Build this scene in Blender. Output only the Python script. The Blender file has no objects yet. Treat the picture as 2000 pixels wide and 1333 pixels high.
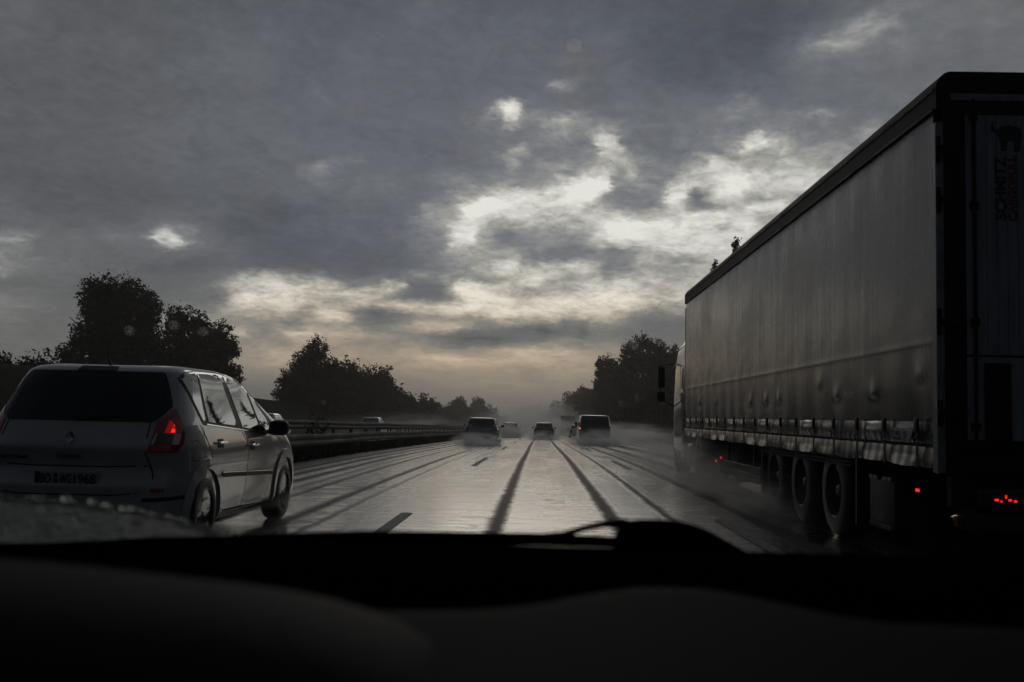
import bpy, bmesh, math, random
import numpy as np
from mathutils import Vector, Matrix
PI = math.pi; R = math.radians
sc = bpy.context.scene
COL = sc.collection
# ---------------------------------------------------------------- camera
cam_d = bpy.data.cameras.new('camera'); cam = bpy.data.objects.new('camera', cam_d); COL.objects.link(cam)
sc.camera = cam
cam_d.sensor_width = 36.0; cam_d.lens = 1944/2000*36.0; cam_d.clip_start = 0.05; cam_d.clip_end = 5000
cam.matrix_world = Matrix.Translation((0, 0, 1.2)) @ (Matrix.Rotation(R(1.7214), 4, 'Z') @ Matrix.Rotation(R(90+4.2983), 4, 'X') @ Matrix.Rotation(R(1.4), 4, 'Z'))
cam_d.dof.use_dof = True; cam_d.dof.focus_distance = 26.0; cam_d.dof.aperture_fstop = 5.0
sc.view_settings.view_transform = 'Standard'; sc.view_settings.look = 'None'
sc.view_settings.exposure = -2.0; sc.view_settings.gamma = 1.0
sc.cycles.use_denoising = True
sc.cycles.max_bounces = 7; sc.cycles.diffuse_bounces = 2; sc.cycles.glossy_bounces = 3
sc.cycles.transmission_bounces = 6; sc.cycles.transparent_max_bounces = 12; sc.cycles.volume_bounces = 1
sc.cycles.volume_max_steps = 256; sc.cycles.sample_clamp_indirect = 4.0
# ---------------------------------------------------------------- sun (behind the cloud deck, low ahead)
SUN_EL, SUN_AZ = R(16.9), R(-1.6)
sd = Vector((math.sin(SUN_AZ)*math.cos(SUN_EL), math.cos(SUN_AZ)*math.cos(SUN_EL), math.sin(SUN_EL)))
sun_d = bpy.data.lights.new('sun', 'SUN'); sun_d.energy = 0.34; sun_d.angle = R(16); sun_d.color = (1.0, 0.89, 0.76)
sun = bpy.data.objects.new('sun', sun_d); COL.objects.link(sun)
sun.rotation_euler = sd.to_track_quat('Z', 'Y').to_euler()
# ---------------------------------------------------------------- world
def s2l(v):
    return v/12.92 if v <= 0.04045 else ((v+0.055)/1.055)**2.4
# brightness of the cloud deck ahead, sampled over azimuth and elevation: a coarse table plus
# individual bright breaks and dark billows, both given on the tangent plane of the view axis
AX = cam.matrix_world.to_3x3()
# base luminance grid, columns x=0..2000 step 100
G={
-60:[97,94,93,93,92,91,90,88,90,92,92,90,88,86,84,83,90,100,104,106,106],
0:[97,94,93,93,92,91,90,88,90,92,92,90,88,86,84,82,92,106,112,112,110],
80:[98,96,95,95,96,97,96,94,96,97,96,94,94,88,86,84,98,118,110,108,108],
150:[97,95,95,97,98,99,98,98,99,98,98,104,98,96,90,92,110,108,104,108,110],
200:[94,94,95,98,99,100,101,100,99,98,111,111,107,107,115,111,104,106,112,115,112],
250:[92,93,95,98,99,100,101,101,100,101,111,121,115,111,119,119,118,125,125,122,118],
300:[92,93,94,96,97,102,108,104,101,104,115,125,127,117,127,150,140,135,128,225,225],
350:[90,90,92,93,95,102,112,112,104,117,121,133,133,123,176,168,160,150,225,225,225],
400:[97,92,90,92,98,97,100,112,108,141,149,154,129,139,167,154,150,225,225,225,225],
440:[104,98,97,100,98,95,98,106,112,157,149,149,159,172,177,149,140,225,225,225,225],
475:[122,108,106,112,110,92,92,98,108,145,134,131,154,169,172,189,225,225,225,225,225],
500:[118,112,104,98,98,94,92,96,100,141,134,121,124,149,157,186,225,225,225,225,225],
530:[122,115,100,94,90,98,96,95,96,134,151,137,124,149,157,186,225,225,225,225,225],
555:[105,100,97,94,104,150,140,135,125,154,157,144,154,167,172,186,225,225,225,225,225],
580:[120,103,98,98,112,165,180,165,118,169,172,169,179,179,167,186,225,225,225,225,225],
605:[128,112,104,110,122,150,170,150,140,165,185,180,175,163,138,172,225,225,225,225,225],
630:[118,110,110,135,135,130,150,135,120,150,158,140,135,112,110,167,225,225,225,225,225],
655:[112,112,112,125,125,128,150,140,140,118,110,112,112,108,108,166,225,225,225,225,225],
680:[115,114,114,122,135,140,145,140,142,128,128,140,128,112,110,167,225,225,225,225,225],
705:[112,112,115,125,140,142,145,142,145,145,150,150,145,138,125,172,225,225,225,225,225],
735:[108,110,114,122,130,130,130,132,132,138,140,140,138,135,125,155,190,190,190,190,190],
765:[105,108,112,118,122,122,122,124,126,130,132,132,130,125,122,139,160,160,160,160,160],
795:[105,108,110,112,114,115,116,118,120,122,124,122,120,118,116,114,112,110,108,106,104],
830:[102,104,106,106,108,108,108,109,110,112,114,112,110,108,108,106,106,104,104,102,100]}
# blobs x,y,rx,ry,rot,amp
B=[(1005,222,17,11,0,125),(990,228,40,25,0,18),(1090,175,26,9,15,45),(1130,165,22,10,0,30),(1150,248,55,9,-5,50),(1085,245,40,10,0,40),(1180,278,26,13,-15,80),(1205,305,25,12,-30,45),(1240,335,18,8,0,40),(1010,305,35,12,25,28),
(960,400,60,14,8,60),(920,425,30,20,20,40),(1060,385,60,15,5,45),(1140,372,40,22,30,85),(1170,360,18,12,0,70),(1010,425,50,10,0,35),(900,455,30,14,-30,45),(1035,440,25,12,0,10),
(995,465,42,20,0,-24),(960,440,18,18,0,-8),(1245,392,45,24,0,-18),(1130,470,40,15,0,-10),
(1200,440,40,10,-10,65),(1290,455,50,12,0,45),(1230,465,50,10,0,45),(1290,500,60,8,0,50),(1180,492,70,10,0,-20),(1050,505,60,14,0,-15),(870,400,60,18,0,-10),
(825,408,24,8,0,50),(800,445,28,8,5,45),(815,472,14,8,0,25),(770,430,50,14,0,-8),(985,520,14,12,45,60),
(340,460,48,9,-3,95),(325,473,24,9,0,55),(300,462,20,5,0,30),(200,466,36,5,0,28),(15,470,50,10,0,30),(20,495,40,6,0,25),(5,522,20,8,0,55),(120,460,30,8,0,12),
(630,315,45,14,15,20),(600,330,20,20,0,10),(480,440,60,18,-15,-12),(560,420,60,16,0,-10),
(1640,80,60,22,20,26),(1700,60,50,25,30,18),(1620,95,20,12,0,18),(1750,95,30,12,0,10),
(1455,195,36,10,10,38),(1520,262,50,8,5,45),(1470,275,25,12,20,55),(1590,220,40,12,0,25),(1690,252,30,12,0,35),(1400,312,25,7,0,50),(1412,332,30,9,0,45),(1455,350,40,10,15,45),(1550,350,50,9,0,20),(1330,360,25,12,0,50),(1312,390,20,20,0,55),(1380,395,30,18,0,-40),(1360,385,16,8,0,-30),(1425,370,25,8,0,-25),(1470,390,50,12,15,-35),(1500,405,40,7,5,55),(1440,440,45,8,0,25),(1330,455,25,8,0,-45),(1410,445,12,7,0,-45),(1280,470,20,8,0,-30),(1390,425,60,8,0,25),(1350,480,60,8,0,30),(1330,505,50,10,0,-30),(1230,495,30,10,0,-25),
(510,552,60,7,0,45),(600,560,60,7,0,45),(560,575,50,14,0,20),(700,573,50,10,-10,20),(690,548,70,5,-3,-25),(770,560,40,7,10,45),(825,532,22,7,10,55),(850,570,45,16,-5,-50),(905,562,30,7,-15,55),(920,583,45,8,-15,35),(950,545,50,8,0,-20),(1050,537,28,7,10,60),(1130,528,35,9,10,40),(1030,572,35,10,0,-40),(1090,560,40,9,5,-25),(1170,560,60,8,-5,45),(1250,545,50,8,0,25),(1000,600,60,8,0,30),(905,605,40,8,0,30),(1180,600,60,9,0,25),(1310,555,40,12,0,-25),
(640,598,35,9,0,-15),(590,620,30,14,30,-35),(490,590,35,14,0,30),(420,590,35,9,10,-25),(730,624,42,13,0,-48),(800,598,60,6,0,25),(790,612,40,5,0,-25),(660,612,30,12,0,30),(850,645,50,5,0,35),(820,630,30,6,0,30),(905,627,60,6,0,-20),(930,663,80,11,3,-30),(1010,650,70,12,10,-20),(1060,640,14,18,-10,-30),(1100,635,25,12,30,-30),(1140,645,14,16,30,-28),(1080,620,20,8,0,20),(1220,605,60,8,0,-20),(1290,615,50,14,0,-25),(1180,620,40,7,0,15),
(380,607,60,5,0,18),(360,630,50,6,0,15),(580,650,30,6,0,30),(460,650,25,6,0,25),(640,660,40,6,0,15),(560,690,40,8,0,15),(1000,690,80,5,3,22),(1100,683,60,5,-3,20),(850,700,50,6,-5,18),(930,712,60,5,-5,15),(740,683,50,7,0,-12),(1030,725,22,5,0,-14),(800,665,50,5,0,-15),(450,740,50,5,0,18),(470,700,30,5,0,15),(540,720,30,10,0,10)]
xs=np.arange(0,2001,100); ys=sorted(G)
def lum(x,y):
    y=min(max(y,ys[0]),ys[-1]); x=min(max(x,0),2000)
    k=max(i for i in range(len(ys)) if ys[i]<=y); k=min(k,len(ys)-2); t=(y-ys[k])/(ys[k+1]-ys[k])
    a=np.interp(x,xs,G[ys[k]]); b=np.interp(x,xs,G[ys[k+1]]); v=a*(1-t)+b*t
    for bx,by,rx_,ry_,r,am in B:
        c,s=math.cos(math.radians(r)),math.sin(math.radians(r)); dx,dy=x-bx,-(y-by)
        u=(dx*c+dy*s)/rx_; w=(-dx*s+dy*c)/ry_; q=u*u+w*w
        if q<9: v+=am*math.exp(-q*.9)
    return min(max(v,55),250)
def sky_rows(az0, az1, n, el0, el1, m):
    rows = []; AT = AX.transposed()
    for j in range(m):
        el = math.radians(el0+(el1-el0)*j/(m-1)); row = []
        for i in range(n):
            az = math.radians(az0+(az1-az0)*i/(n-1))
            q = AT @ Vector((math.sin(az)*math.cos(el), math.cos(az)*math.cos(el), math.sin(el)))
            u, v = 1000-1944*q.x/q.z, 666.5+1944*q.y/q.z
            row.append(lum(u, v)/255)
        rows.append(row)
    return rows
def build_world():
    W = bpy.data.worlds.new('World'); W.use_nodes = True
    nt = W.node_tree; N = nt.nodes; L = nt.links
    for n in list(N): N.remove(n)
    def ramp_node(cols):
        n = N.new('ShaderNodeValToRGB'); n.color_ramp.interpolation = 'LINEAR'; e = n.color_ramp.elements
        while len(e) < len(cols): e.new(0.5)
        for i, c in enumerate(cols): e[i].position = i/(len(cols)-1)
        for i, c in enumerate(cols): e[i].color = tuple(c)+(1,)
        return n
    def curve_node(vals):
        n = N.new('ShaderNodeFloatCurve'); c = n.mapping.curves[0]; m = len(vals)
        c.points[0].location = (0, vals[0]); c.points[1].location = (1, vals[-1])
        for i in range(1, m-1): c.points.new(i/(m-1), vals[i])
        for q in c.points: q.handle_type = 'AUTO_CLAMPED'
        n.mapping.update(); return n
    el0, el1, az0, az1 = -0.5, 24.0, -29.0, 27.0; rows = sky_rows(az0, az1, 90, el0, el1, 42); nr = len(rows)
    pre = [curve_node(r) for r in rows]
    def math_(op, a, b=None, c=None, clamp=False):
        n = N.new('ShaderNodeMath'); n.operation = op; n.use_clamp = clamp
        for i, v in enumerate((a, b, c)):
            if v is None: continue
            if isinstance(v, (int, float)): n.inputs[i].default_value = v
            else: L.new(v, n.inputs[i])
        return n.outputs[0]
    def mix(f, a, b, mode='MIX'):
        n = N.new('ShaderNodeMix'); n.data_type = 'RGBA'; n.blend_type = mode
        for k, v in ((0, f), (6, a), (7, b)):
            if isinstance(v, (int, float)): n.inputs[k].default_value = v
            elif isinstance(v, tuple): n.inputs[k].default_value = v
            else: L.new(v, n.inputs[k])
        return n.outputs[2]
    def mrange(v, a, b, c=0.0, d=1.0, smooth=False):
        n = N.new('ShaderNodeMapRange'); n.clamp = True
        if smooth: n.interpolation_type = 'SMOOTHSTEP'
        L.new(v, n.inputs[0])
        for i, q in enumerate((a, b, c, d)): n.inputs[i+1].default_value = q
        return n.outputs[0]
    tc = N.new('ShaderNodeTexCoord'); sp = N.new('ShaderNodeSeparateXYZ'); L.new(tc.outputs['Generated'], sp.inputs[0])
    x, y, z = sp.outputs
    az = math_('MULTIPLY', math_('ARCTAN2', x, y), 180/PI)
    el = math_('MULTIPLY', math_('ARCSINE', z), 180/PI)
    zz = math_('MULTIPLY', math_('ADD', math_('MAXIMUM', z, 0.0), 0.30), 0.5)
    cb = N.new('ShaderNodeCombineXYZ'); L.new(math_('DIVIDE', x, zz), cb.inputs[0]); L.new(math_('DIVIDE', y, zz), cb.inputs[1])
    def aa_(v): return math_('ABSOLUTE', v)
    def noise(scale, detail, rough, off=0.0, dist=0.0):
        m = N.new('ShaderNodeVectorMath'); m.operation = 'ADD'; L.new(cb.outputs[0], m.inputs[0]); m.inputs[1].default_value = (off, off*0.7, off*1.3)
        n = N.new('ShaderNodeTexNoise'); n.inputs['Scale'].default_value = scale; n.inputs['Detail'].default_value = detail
        n.inputs['Roughness'].default_value = rough; n.inputs['Distortion'].default_value = dist
        L.new(m.outputs[0], n.inputs['Vector']); return n
    def nsub(n, k, amp):
        s = N.new('ShaderNodeSeparateColor'); L.new(n.outputs['Color'], s.inputs[0])
        return math_('MULTIPLY', math_('SUBTRACT', s.outputs[k], 0.5), amp)
    w1 = noise(1.3, 3, 0.55, 3.1); w2 = noise(4.0, 5, 0.6, 9.7); w3 = noise(13.0, 5, 0.65, 2.2)
    hi = mrange(el, 0.0, 14.0, 0.25, 1.0)
    azw = math_('ADD', az, math_('MULTIPLY', math_('ADD', math_('ADD', nsub(w1, 0, 2.6), nsub(w2, 0, 2.2)), nsub(w3, 0, 1.8)), hi))
    elw = math_('ADD', el, math_('MULTIPLY', math_('ADD', math_('ADD', nsub(w1, 1, 1.2), nsub(w2, 1, 1.3)), nsub(w3, 1, 1.2)), hi))
    fA = mrange(azw, az0, az1)
    def ramp(fac, n):
        L.new(fac, n.inputs[0]); return n.outputs[0]
    cur = None
    for j, n in enumerate(pre):
        L.new(fA, n.inputs['Value']); row = n.outputs[0]
        if cur is None: cur = row; continue
        t = mrange(elw, el0+(el1-el0)*(j-1)/(nr-1), el0+(el1-el0)*j/(nr-1))
        fm = N.new('ShaderNodeMix'); fm.data_type = 'FLOAT'; L.new(t, fm.inputs[0]); L.new(cur, fm.inputs[2]); L.new(row, fm.inputs[3]); cur = fm.outputs[0]
    # finer cloud texture over the broad deck
    d1 = noise(1.9, 10, 0.62, 1.7, 0.9); d2 = noise(6.5, 9, 0.68, 5.2, 0.7); d3 = noise(21.0, 5, 0.6, 7.7, 0.4)
    g = math_('ADD', math_('MULTIPLY', math_('SUBTRACT', d1.outputs['Fac'], 0.5), 0.75), math_('MULTIPLY', math_('SUBTRACT', d2.outputs['Fac'], 0.5), 0.95))
    g = math_('ADD', g, math_('MULTIPLY', math_('SUBTRACT', d3.outputs['Fac'], 0.5), 0.52))
    amp = mrange(cur, 0.37, 0.56, 0.35, 0.78); fade = mrange(el, 1.5, 7.0, 0.30, 1.0)
    pushed = math_('ADD', cur, math_('MULTIPLY', mrange(cur, 0.44, 0.72, 0.0, 0.12), 1.0))
    lum_ = math_('MINIMUM', math_('MAXIMUM', math_('MULTIPLY', pushed, math_('ADD', math_('MULTIPLY', math_('MULTIPLY', g, amp), fade), 1.0)), 0.2), 0.91)
    # firmer edges between cloud and break
    uu = mrange(lum_, 0.40, 0.86); ss = mrange(lum_, 0.40, 0.86, 0.0, 1.0, True)
    lum_ = math_('ADD', lum_, math_('MULTIPLY', math_('SUBTRACT', ss, uu), 0.20))
    lin = math_('POWER', math_('DIVIDE', math_('ADD', lum_, 0.055), 1.055), 2.4)
    # cool slate in the dark parts, cream where the light comes through, warmer towards the horizon
    w = math_('ADD', mrange(lum_, 0.35, 0.62, -0.88, 0.30), mrange(elw, 9.0, 2.5, 0.0, 0.92))
    wb = math_('MULTIPLY', mrange(aa_(az), 12.0, 26.0, 1.0, 0.45), w)
    cr = N.new('ShaderNodeCombineXYZ'); L.new(math_('MULTIPLY', lin, math_('ADD', math_('ADD', math_('MULTIPLY', wb, 0.09), mrange(wb, 0.45, 1.15, -0.02, 0.15)), 1.0)), cr.inputs[0]); L.new(lin, cr.inputs[1])
    L.new(math_('MULTIPLY', lin, math_('SUBTRACT', 1.0, math_('MULTIPLY', wb, 0.24))), cr.inputs[2]); front = cr.outputs[0]
    # the rest of the deck: overhead and behind, heavier and darker
    back = ramp(mrange(math_('ADD', nsub(d1, 0, 0.9), math_('ADD', math_('MULTIPLY', y, 0.5), 0.5)), 0.0, 1.0),
                ramp_node([(0.016, 0.019, 0.025), (0.028, 0.033, 0.042), (0.055, 0.063, 0.078), (0.105, 0.115, 0.13)]))
    aa = math_('ABSOLUTE', az)
    out = mix(mrange(el, 21.0, 40.0, 0, 1, True), front, back)
    out = mix(mrange(aa, 28.0, 52.0, 0, 1, True), out, back)
    bgc = N.new('ShaderNodeBackground'); L.new(out, bgc.inputs[0]); bgc.inputs[1].default_value = 4.0  # the view is exposed two stops down
    sky = N.new('ShaderNodeTexSky'); sky.sky_type = 'NISHITA'; sky.sun_disc = False
    sky.sun_elevation = SUN_EL; sky.sun_rotation = SUN_AZ; sky.dust_density = 4.0; sky.air_density = 1.5
    bgs = N.new('ShaderNodeBackground'); L.new(sky.outputs[0], bgs.inputs[0]); bgs.inputs[1].default_value = 0.12
    # the clouds hide nearly all of the clear sky
    cover = mrange(d2.outputs['Fac'], 0.25, 0.45, 0.97, 1.0)
    ms = N.new('ShaderNodeMixShader'); L.new(cover, ms.inputs[0]); L.new(bgs.outputs[0], ms.inputs[1]); L.new(bgc.outputs[0], ms.inputs[2])
    o = N.new('ShaderNodeOutputWorld'); L.new(ms.outputs[0], o.inputs[0]); sc.world = W
build_world()
# ---------------------------------------------------------------- helpers
rnd = random.Random(7)
def tag(o, label=None, cat=None, group=None, kind=None):
    for k, v in (('label', label), ('category', cat), ('group', group), ('kind', kind)):
        if v: o[k] = v
    return o
def empty(name, loc=(0, 0, 0), rz=0.0, **kw):
    o = bpy.data.objects.new(name, None); COL.objects.link(o); o.location = loc; o.rotation_euler = (0, 0, rz)
    o.empty_display_size = 0.2
    return tag(o, **kw)
def link(name, me, mat, parent=None):
    o = bpy.data.objects.new(name, me); COL.objects.link(o)
    for m in (mat if isinstance(mat, (list, tuple)) else [mat]): me.materials.append(m)
    if parent: o.parent = parent
    return o
def obj(name, bm, mat, parent=None, smooth=True, ang=35):
    me = bpy.data.meshes.new(name); bm.to_mesh(me); bm.free()
    if smooth:
        me.polygons.foreach_set('use_smooth', [True]*len(me.polygons)); me.set_sharp_from_angle(angle=R(ang))
    return link(name, me, mat, parent)
def copy_tree(o, parent=None):
    c = o.copy(); COL.objects.link(c); c.parent = parent
    for ch in [q for q in bpy.data.objects if q.parent == o]: copy_tree(ch, c)
    return c
def BM(): return bmesh.new()
def box(bm, x0, x1, y0, y1, z0, z1, bev=0.0, seg=2):
    r = bmesh.ops.create_cube(bm, size=1.0); vs = r['verts']
    for v in vs: v.co = Vector(((x0+x1)/2+v.co.x*(x1-x0), (y0+y1)/2+v.co.y*(y1-y0), (z0+z1)/2+v.co.z*(z1-z0)))
    if bev > 0:
        es = list({e for v in vs for e in v.link_edges})
        bmesh.ops.bevel(bm, geom=es, offset=bev, segments=seg, profile=0.5, affect='EDGES')
    return bm
def tube(bm, pts, r, n=8, cap=True, rz=1.0):
    pts = [Vector(p) for p in pts]; rr = r if isinstance(r, (list, tuple)) else [r]*len(pts)
    rings = []; up = Vector((0, 0, 1))
    for i, p in enumerate(pts):
        d = (pts[min(i+1, len(pts)-1)]-pts[max(i-1, 0)]).normalized()
        a = d.cross(up)
        if a.length < 1e-3: a = d.cross(Vector((1, 0, 0)))
        a.normalize(); b = a.cross(d).normalized()
        rings.append([bm.verts.new(p+(a*math.cos(2*PI*k/n)+b*math.sin(2*PI*k/n)*rz)*rr[i]) for k in range(n)])
    for i in range(len(rings)-1):
        for k in range(n): bm.faces.new((rings[i][k], rings[i][(k+1) % n], rings[i+1][(k+1) % n], rings[i+1][k]))
    if cap: bm.faces.new(rings[0][::-1]); bm.faces.new(rings[-1])
    return bm
def lathe_x(bm, prof, cx=0, cy=0, cz=0, n=48, closed=False):
    """profile of (x, radius) spun about the x axis"""
    rings = []
    for (x, r) in prof:
        rings.append([bm.verts.new((cx+x, cy+r*math.cos(2*PI*k/n), cz+r*math.sin(2*PI*k/n))) for k in range(n)])
    m = len(rings)
    for i in range(m if closed else m-1):
        a, b = rings[i], rings[(i+1) % m]
        for k in range(n): bm.faces.new((a[k], b[k], b[(k+1) % n], a[(k+1) % n]))
    return bm
def prism(bm, poly, f0, f1):
    """poly of (a,b); f0,f1 map to 3-D front and back"""
    A = [bm.verts.new(f0(a, b)) for a, b in poly]; B = [bm.verts.new(f1(a, b)) for a, b in poly]
    bm.faces.new(A); bm.faces.new(B[::-1])
    for i in range(len(poly)):
        j = (i+1) % len(poly); bm.faces.new((A[i], B[i], B[j], A[j]))
    bmesh.ops.recalc_face_normals(bm, faces=bm.faces[:])
    return bm
def rpoly(pts, r, n=4):
    """round the corners of a polygon"""
    out = []; m = len(pts); rs = r if isinstance(r, (list, tuple)) else [r]*m
    for i in range(m):
        p0, p, p1 = Vector(pts[i-1]), Vector(pts[i]), Vector(pts[(i+1) % m])
        a, b = (p0-p), (p1-p); t = min(rs[i], a.length*0.45, b.length*0.45)
        if t < 1e-4: out.append(tuple(p)); continue
        A, B = p+a.normalized()*t, p+b.normalized()*t
        for k in range(n+1):
            s = k/n; q = A*(1-s)**2+p*2*s*(1-s)+B*s*s; out.append((q.x, q.y))
    return out
def panel(bm, poly, f, d=0.004, t=0.006, step=0.1):
    """a thin curved sheet: 2-D polygon laid on the surface f(a,b), standing d proud, t thick"""
    b2 = BM(); b2.faces.new([b2.verts.new((a, b, 0)) for a, b in poly])
    sa, sb = step if isinstance(step, tuple) else (step, step)
    a0, a1 = min(p[0] for p in poly), max(p[0] for p in poly); c0, c1 = min(p[1] for p in poly), max(p[1] for p in poly)
    for k in range(1, int((a1-a0)/sa)+1):
        bmesh.ops.bisect_plane(b2, geom=b2.verts[:]+b2.edges[:]+b2.faces[:], plane_co=(a0+k*sa, 0, 0), plane_no=(1, 0, 0))
    for k in range(1, int((c1-c0)/sb)+1):
        bmesh.ops.bisect_plane(b2, geom=b2.verts[:]+b2.edges[:]+b2.faces[:], plane_co=(0, c0+k*sb, 0), plane_no=(0, 1, 0))
    bmesh.ops.triangulate(b2, faces=[q for q in b2.faces if len(q.verts) > 4])
    e = 1e-3; top, bot = {}, {}
    for v in b2.verts:
        a, b = v.co.x, v.co.y; P = f(a, b)
        nrm = (f(a+e, b)-f(a-e, b)).cross(f(a, b+e)-f(a, b-e)).normalized()
        top[v] = bm.verts.new(P+nrm*d); bot[v] = bm.verts.new(P+nrm*(d-t))
    for q in b2.faces:
        if q.normal.z < 0: vs = list(q.verts)[::-1]
        else: vs = list(q.verts)
        bm.faces.new([top[v] for v in vs]); bm.faces.new([bot[v] for v in vs][::-1])
    for ed in b2.edges:
        if len(ed.link_faces) == 1: u, v = ed.verts; bm.faces.new((top[u], top[v], bot[v], bot[u]))
    b2.free(); bmesh.ops.recalc_face_normals(bm, faces=bm.faces[:])
    return bm
def text_mesh(s, size, ext=0.002, space=1.0, bold=0.0, shear=0.0):
    cu = bpy.data.curves.new('lettering', 'FONT'); cu.body = s; cu.size = size; cu.extrude = ext
    cu.align_x = 'CENTER'; cu.align_y = 'CENTER'; cu.space_character = space; cu.offset = bold; cu.shear = shear
    o = bpy.data.objects.new('lettering', cu); COL.objects.link(o)
    dg = bpy.context.evaluated_depsgraph_get(); me = bpy.data.meshes.new_from_object(o.evaluated_get(dg))
    bpy.data.objects.remove(o); bpy.data.curves.remove(cu); me.materials.clear(); return me
def boolean_cut(o, cutters):
    for c in cutters:
        m = o.modifiers.new('cut', 'BOOLEAN'); m.operation = 'DIFFERENCE'; m.object = c; m.solver = 'EXACT'
    dg = bpy.context.evaluated_depsgraph_get(); me = bpy.data.meshes.new_from_object(o.evaluated_get(dg))
    o.modifiers.clear(); mats = list(o.data.materials); o.data = me
    me.materials.clear()
    for m in mats: me.materials.append(m)
    for c in cutters: bpy.data.objects.remove(c)
# ---------------------------------------------------------------- materials
def mat(name, base, rough=0.5, metal=0.0, spec=0.5, coat=0.0, coat_rough=0.05, emit=None, es=1.0, nscale=0.0, namt=0.0, bump=0.0, bscale=20.0,
        stretch=(1, 1, 1), rvar=0.0, ior=None, base2=None):
    m = bpy.data.materials.new(name); m.use_nodes = True; nt = m.node_tree; N = nt.nodes; L = nt.links
    b = N['Principled BSDF']; b.inputs['Base Color'].default_value = tuple(base)+(1,); b.inputs['Roughness'].default_value = rough
    b.inputs['Metallic'].default_value = metal; b.inputs['Specular IOR Level'].default_value = spec
    b.inputs['Coat Weight'].default_value = coat; b.inputs['Coat Roughness'].default_value = coat_rough
    if ior: b.inputs['IOR'].default_value = ior
    if emit: b.inputs['Emission Color'].default_value = tuple(emit)+(1,); b.inputs['Emission Strength'].default_value = es*4
    if nscale or bump:
        tc = N.new('ShaderNodeTexCoord'); mp = N.new('ShaderNodeMapping'); mp.inputs['Scale'].default_value = stretch
        L.new(tc.outputs['Object'], mp.inputs[0])
    if nscale:
        n = N.new('ShaderNodeTexNoise'); n.inputs['Scale'].default_value = nscale; n.inputs['Detail'].default_value = 6; L.new(mp.outputs[0], n.inputs['Vector'])
        r = N.new('ShaderNodeValToRGB'); r.color_ramp.elements[0].position = 0.3; r.color_ramp.elements[1].position = 0.7
        b2 = base2 or tuple(c*(1-namt) for c in base)
        r.color_ramp.elements[0].color = tuple(b2)+(1,); r.color_ramp.elements[1].color = tuple(c*(1+namt*0.3) for c in base)+(1,)
        L.new(n.outputs['Fac'], r.inputs[0]); L.new(r.outputs[0], b.inputs['Base Color'])
        if rvar:
            q = N.new('ShaderNodeMapRange'); q.inputs[1].default_value = 0.3; q.inputs[2].default_value = 0.7
            q.inputs[3].default_value = max(0.02, rough-rvar); q.inputs[4].default_value = min(1, rough+rvar)
            L.new(n.outputs['Fac'], q.inputs[0]); L.new(q.outputs[0], b.inputs['Roughness'])
    if bump:
        n = N.new('ShaderNodeTexNoise'); n.inputs['Scale'].default_value = bscale; n.inputs['Detail'].default_value = 5; L.new(mp.outputs[0], n.inputs['Vector'])
        bp = N.new('ShaderNodeBump'); bp.inputs['Strength'].default_value = bump; bp.inputs['Distance'].default_value = 0.02
        L.new(n.outputs['Fac'], bp.inputs['Height']); L.new(bp.outputs[0], b.inputs['Normal'])
    return m
M = {}
M['silver'] = mat('silver_beige_paint', (0.33, 0.32, 0.305), 0.36, 0.0, 0.5, coat=1.0, coat_rough=0.04, nscale=3, namt=0.18, rvar=0.06)
M['white_paint'] = mat('white_paint', (0.6, 0.59, 0.57), 0.3, 0.0, 0.5, coat=1.0, nscale=2, namt=0.2)
M['dark_paint'] = mat('dark_paint', (0.015, 0.016, 0.02), 0.3, 0.0, 0.5, coat=1.0, nscale=2, namt=0.3)
M['red_paint'] = mat('dark_red_paint', (0.12, 0.03, 0.03), 0.3, 0.0, 0.5, coat=1.0, nscale=2, namt=0.3)
M['glass'] = mat('tinted_glass', (0.006, 0.009, 0.009), 0.03, 0.0, 0.5, ior=1.55)
M['solar_glass'] = mat('coated_side_glass', (0.004, 0.007, 0.007), 0.02, 0.0, 0.5, ior=3.3)
M['rear_glass'] = mat('rear_tinted_glass', (0.003, 0.005, 0.005), 0.04, 0.0, 0.4, nscale=1.5, base2=(0.002, 0.003, 0.003), namt=0.5)
M['black'] = mat('black_plastic', (0.009, 0.009, 0.009), 0.5, 0.0, 0.3, nscale=8, namt=0.3)
M['matt_black'] = mat('matt_black', (0.003, 0.003, 0.003), 0.9, 0.0, 0.0)
M['rubber'] = mat('wet_rubber', (0.012, 0.012, 0.012), 0.45, 0.0, 0.4, nscale=30, namt=0.4, bump=0.2, bscale=80)
M['alloy'] = mat('alloy', (0.09, 0.09, 0.09), 0.32, 0.85, 0.5, nscale=12, namt=0.4, rvar=0.1)
M['rim_dark'] = mat('dark_steel', (0.03, 0.03, 0.03), 0.35, 0.6, 0.5, nscale=14, namt=0.5, rvar=0.1)
M['chrome'] = mat('chrome', (0.6, 0.6, 0.6), 0.12, 1.0)
M['lamp_red'] = mat('red_lens', (0.36, 0.010, 0.010), 0.12, 0.0, 0.5, coat=1.0, nscale=60, namt=0.3)
M['lorry_lens'] = mat('dull_red_lens', (0.04, 0.003, 0.003), 0.3)
M['estate_paint'] = mat('toned_down_white_paint', (0.34, 0.34, 0.33), 0.35, coat=0.8, nscale=3, namt=0.35)  # white set darker all over, with random tone variation
M['lamp_clear'] = mat('clear_lens', (0.60, 0.45, 0.47), 0.15, 0.0, 0.5, coat=1.0, nscale=90, namt=0.4)
M['lamp_dark'] = mat('smoked_lens', (0.035, 0.022, 0.022), 0.15, 0.0, 0.5, coat=1.0, nscale=110, namt=0.7)
M['glow_red'] = mat('lit_red', (0.4, 0.01, 0.005), 0.3, emit=(1.0, 0.022, 0.010), es=1.1)
M['glow_dim'] = mat('lit_dim_red', (0.3, 0.01, 0.005), 0.3, emit=(1.0, 0.02, 0.01), es=0.14, nscale=120, namt=0.8)
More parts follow.
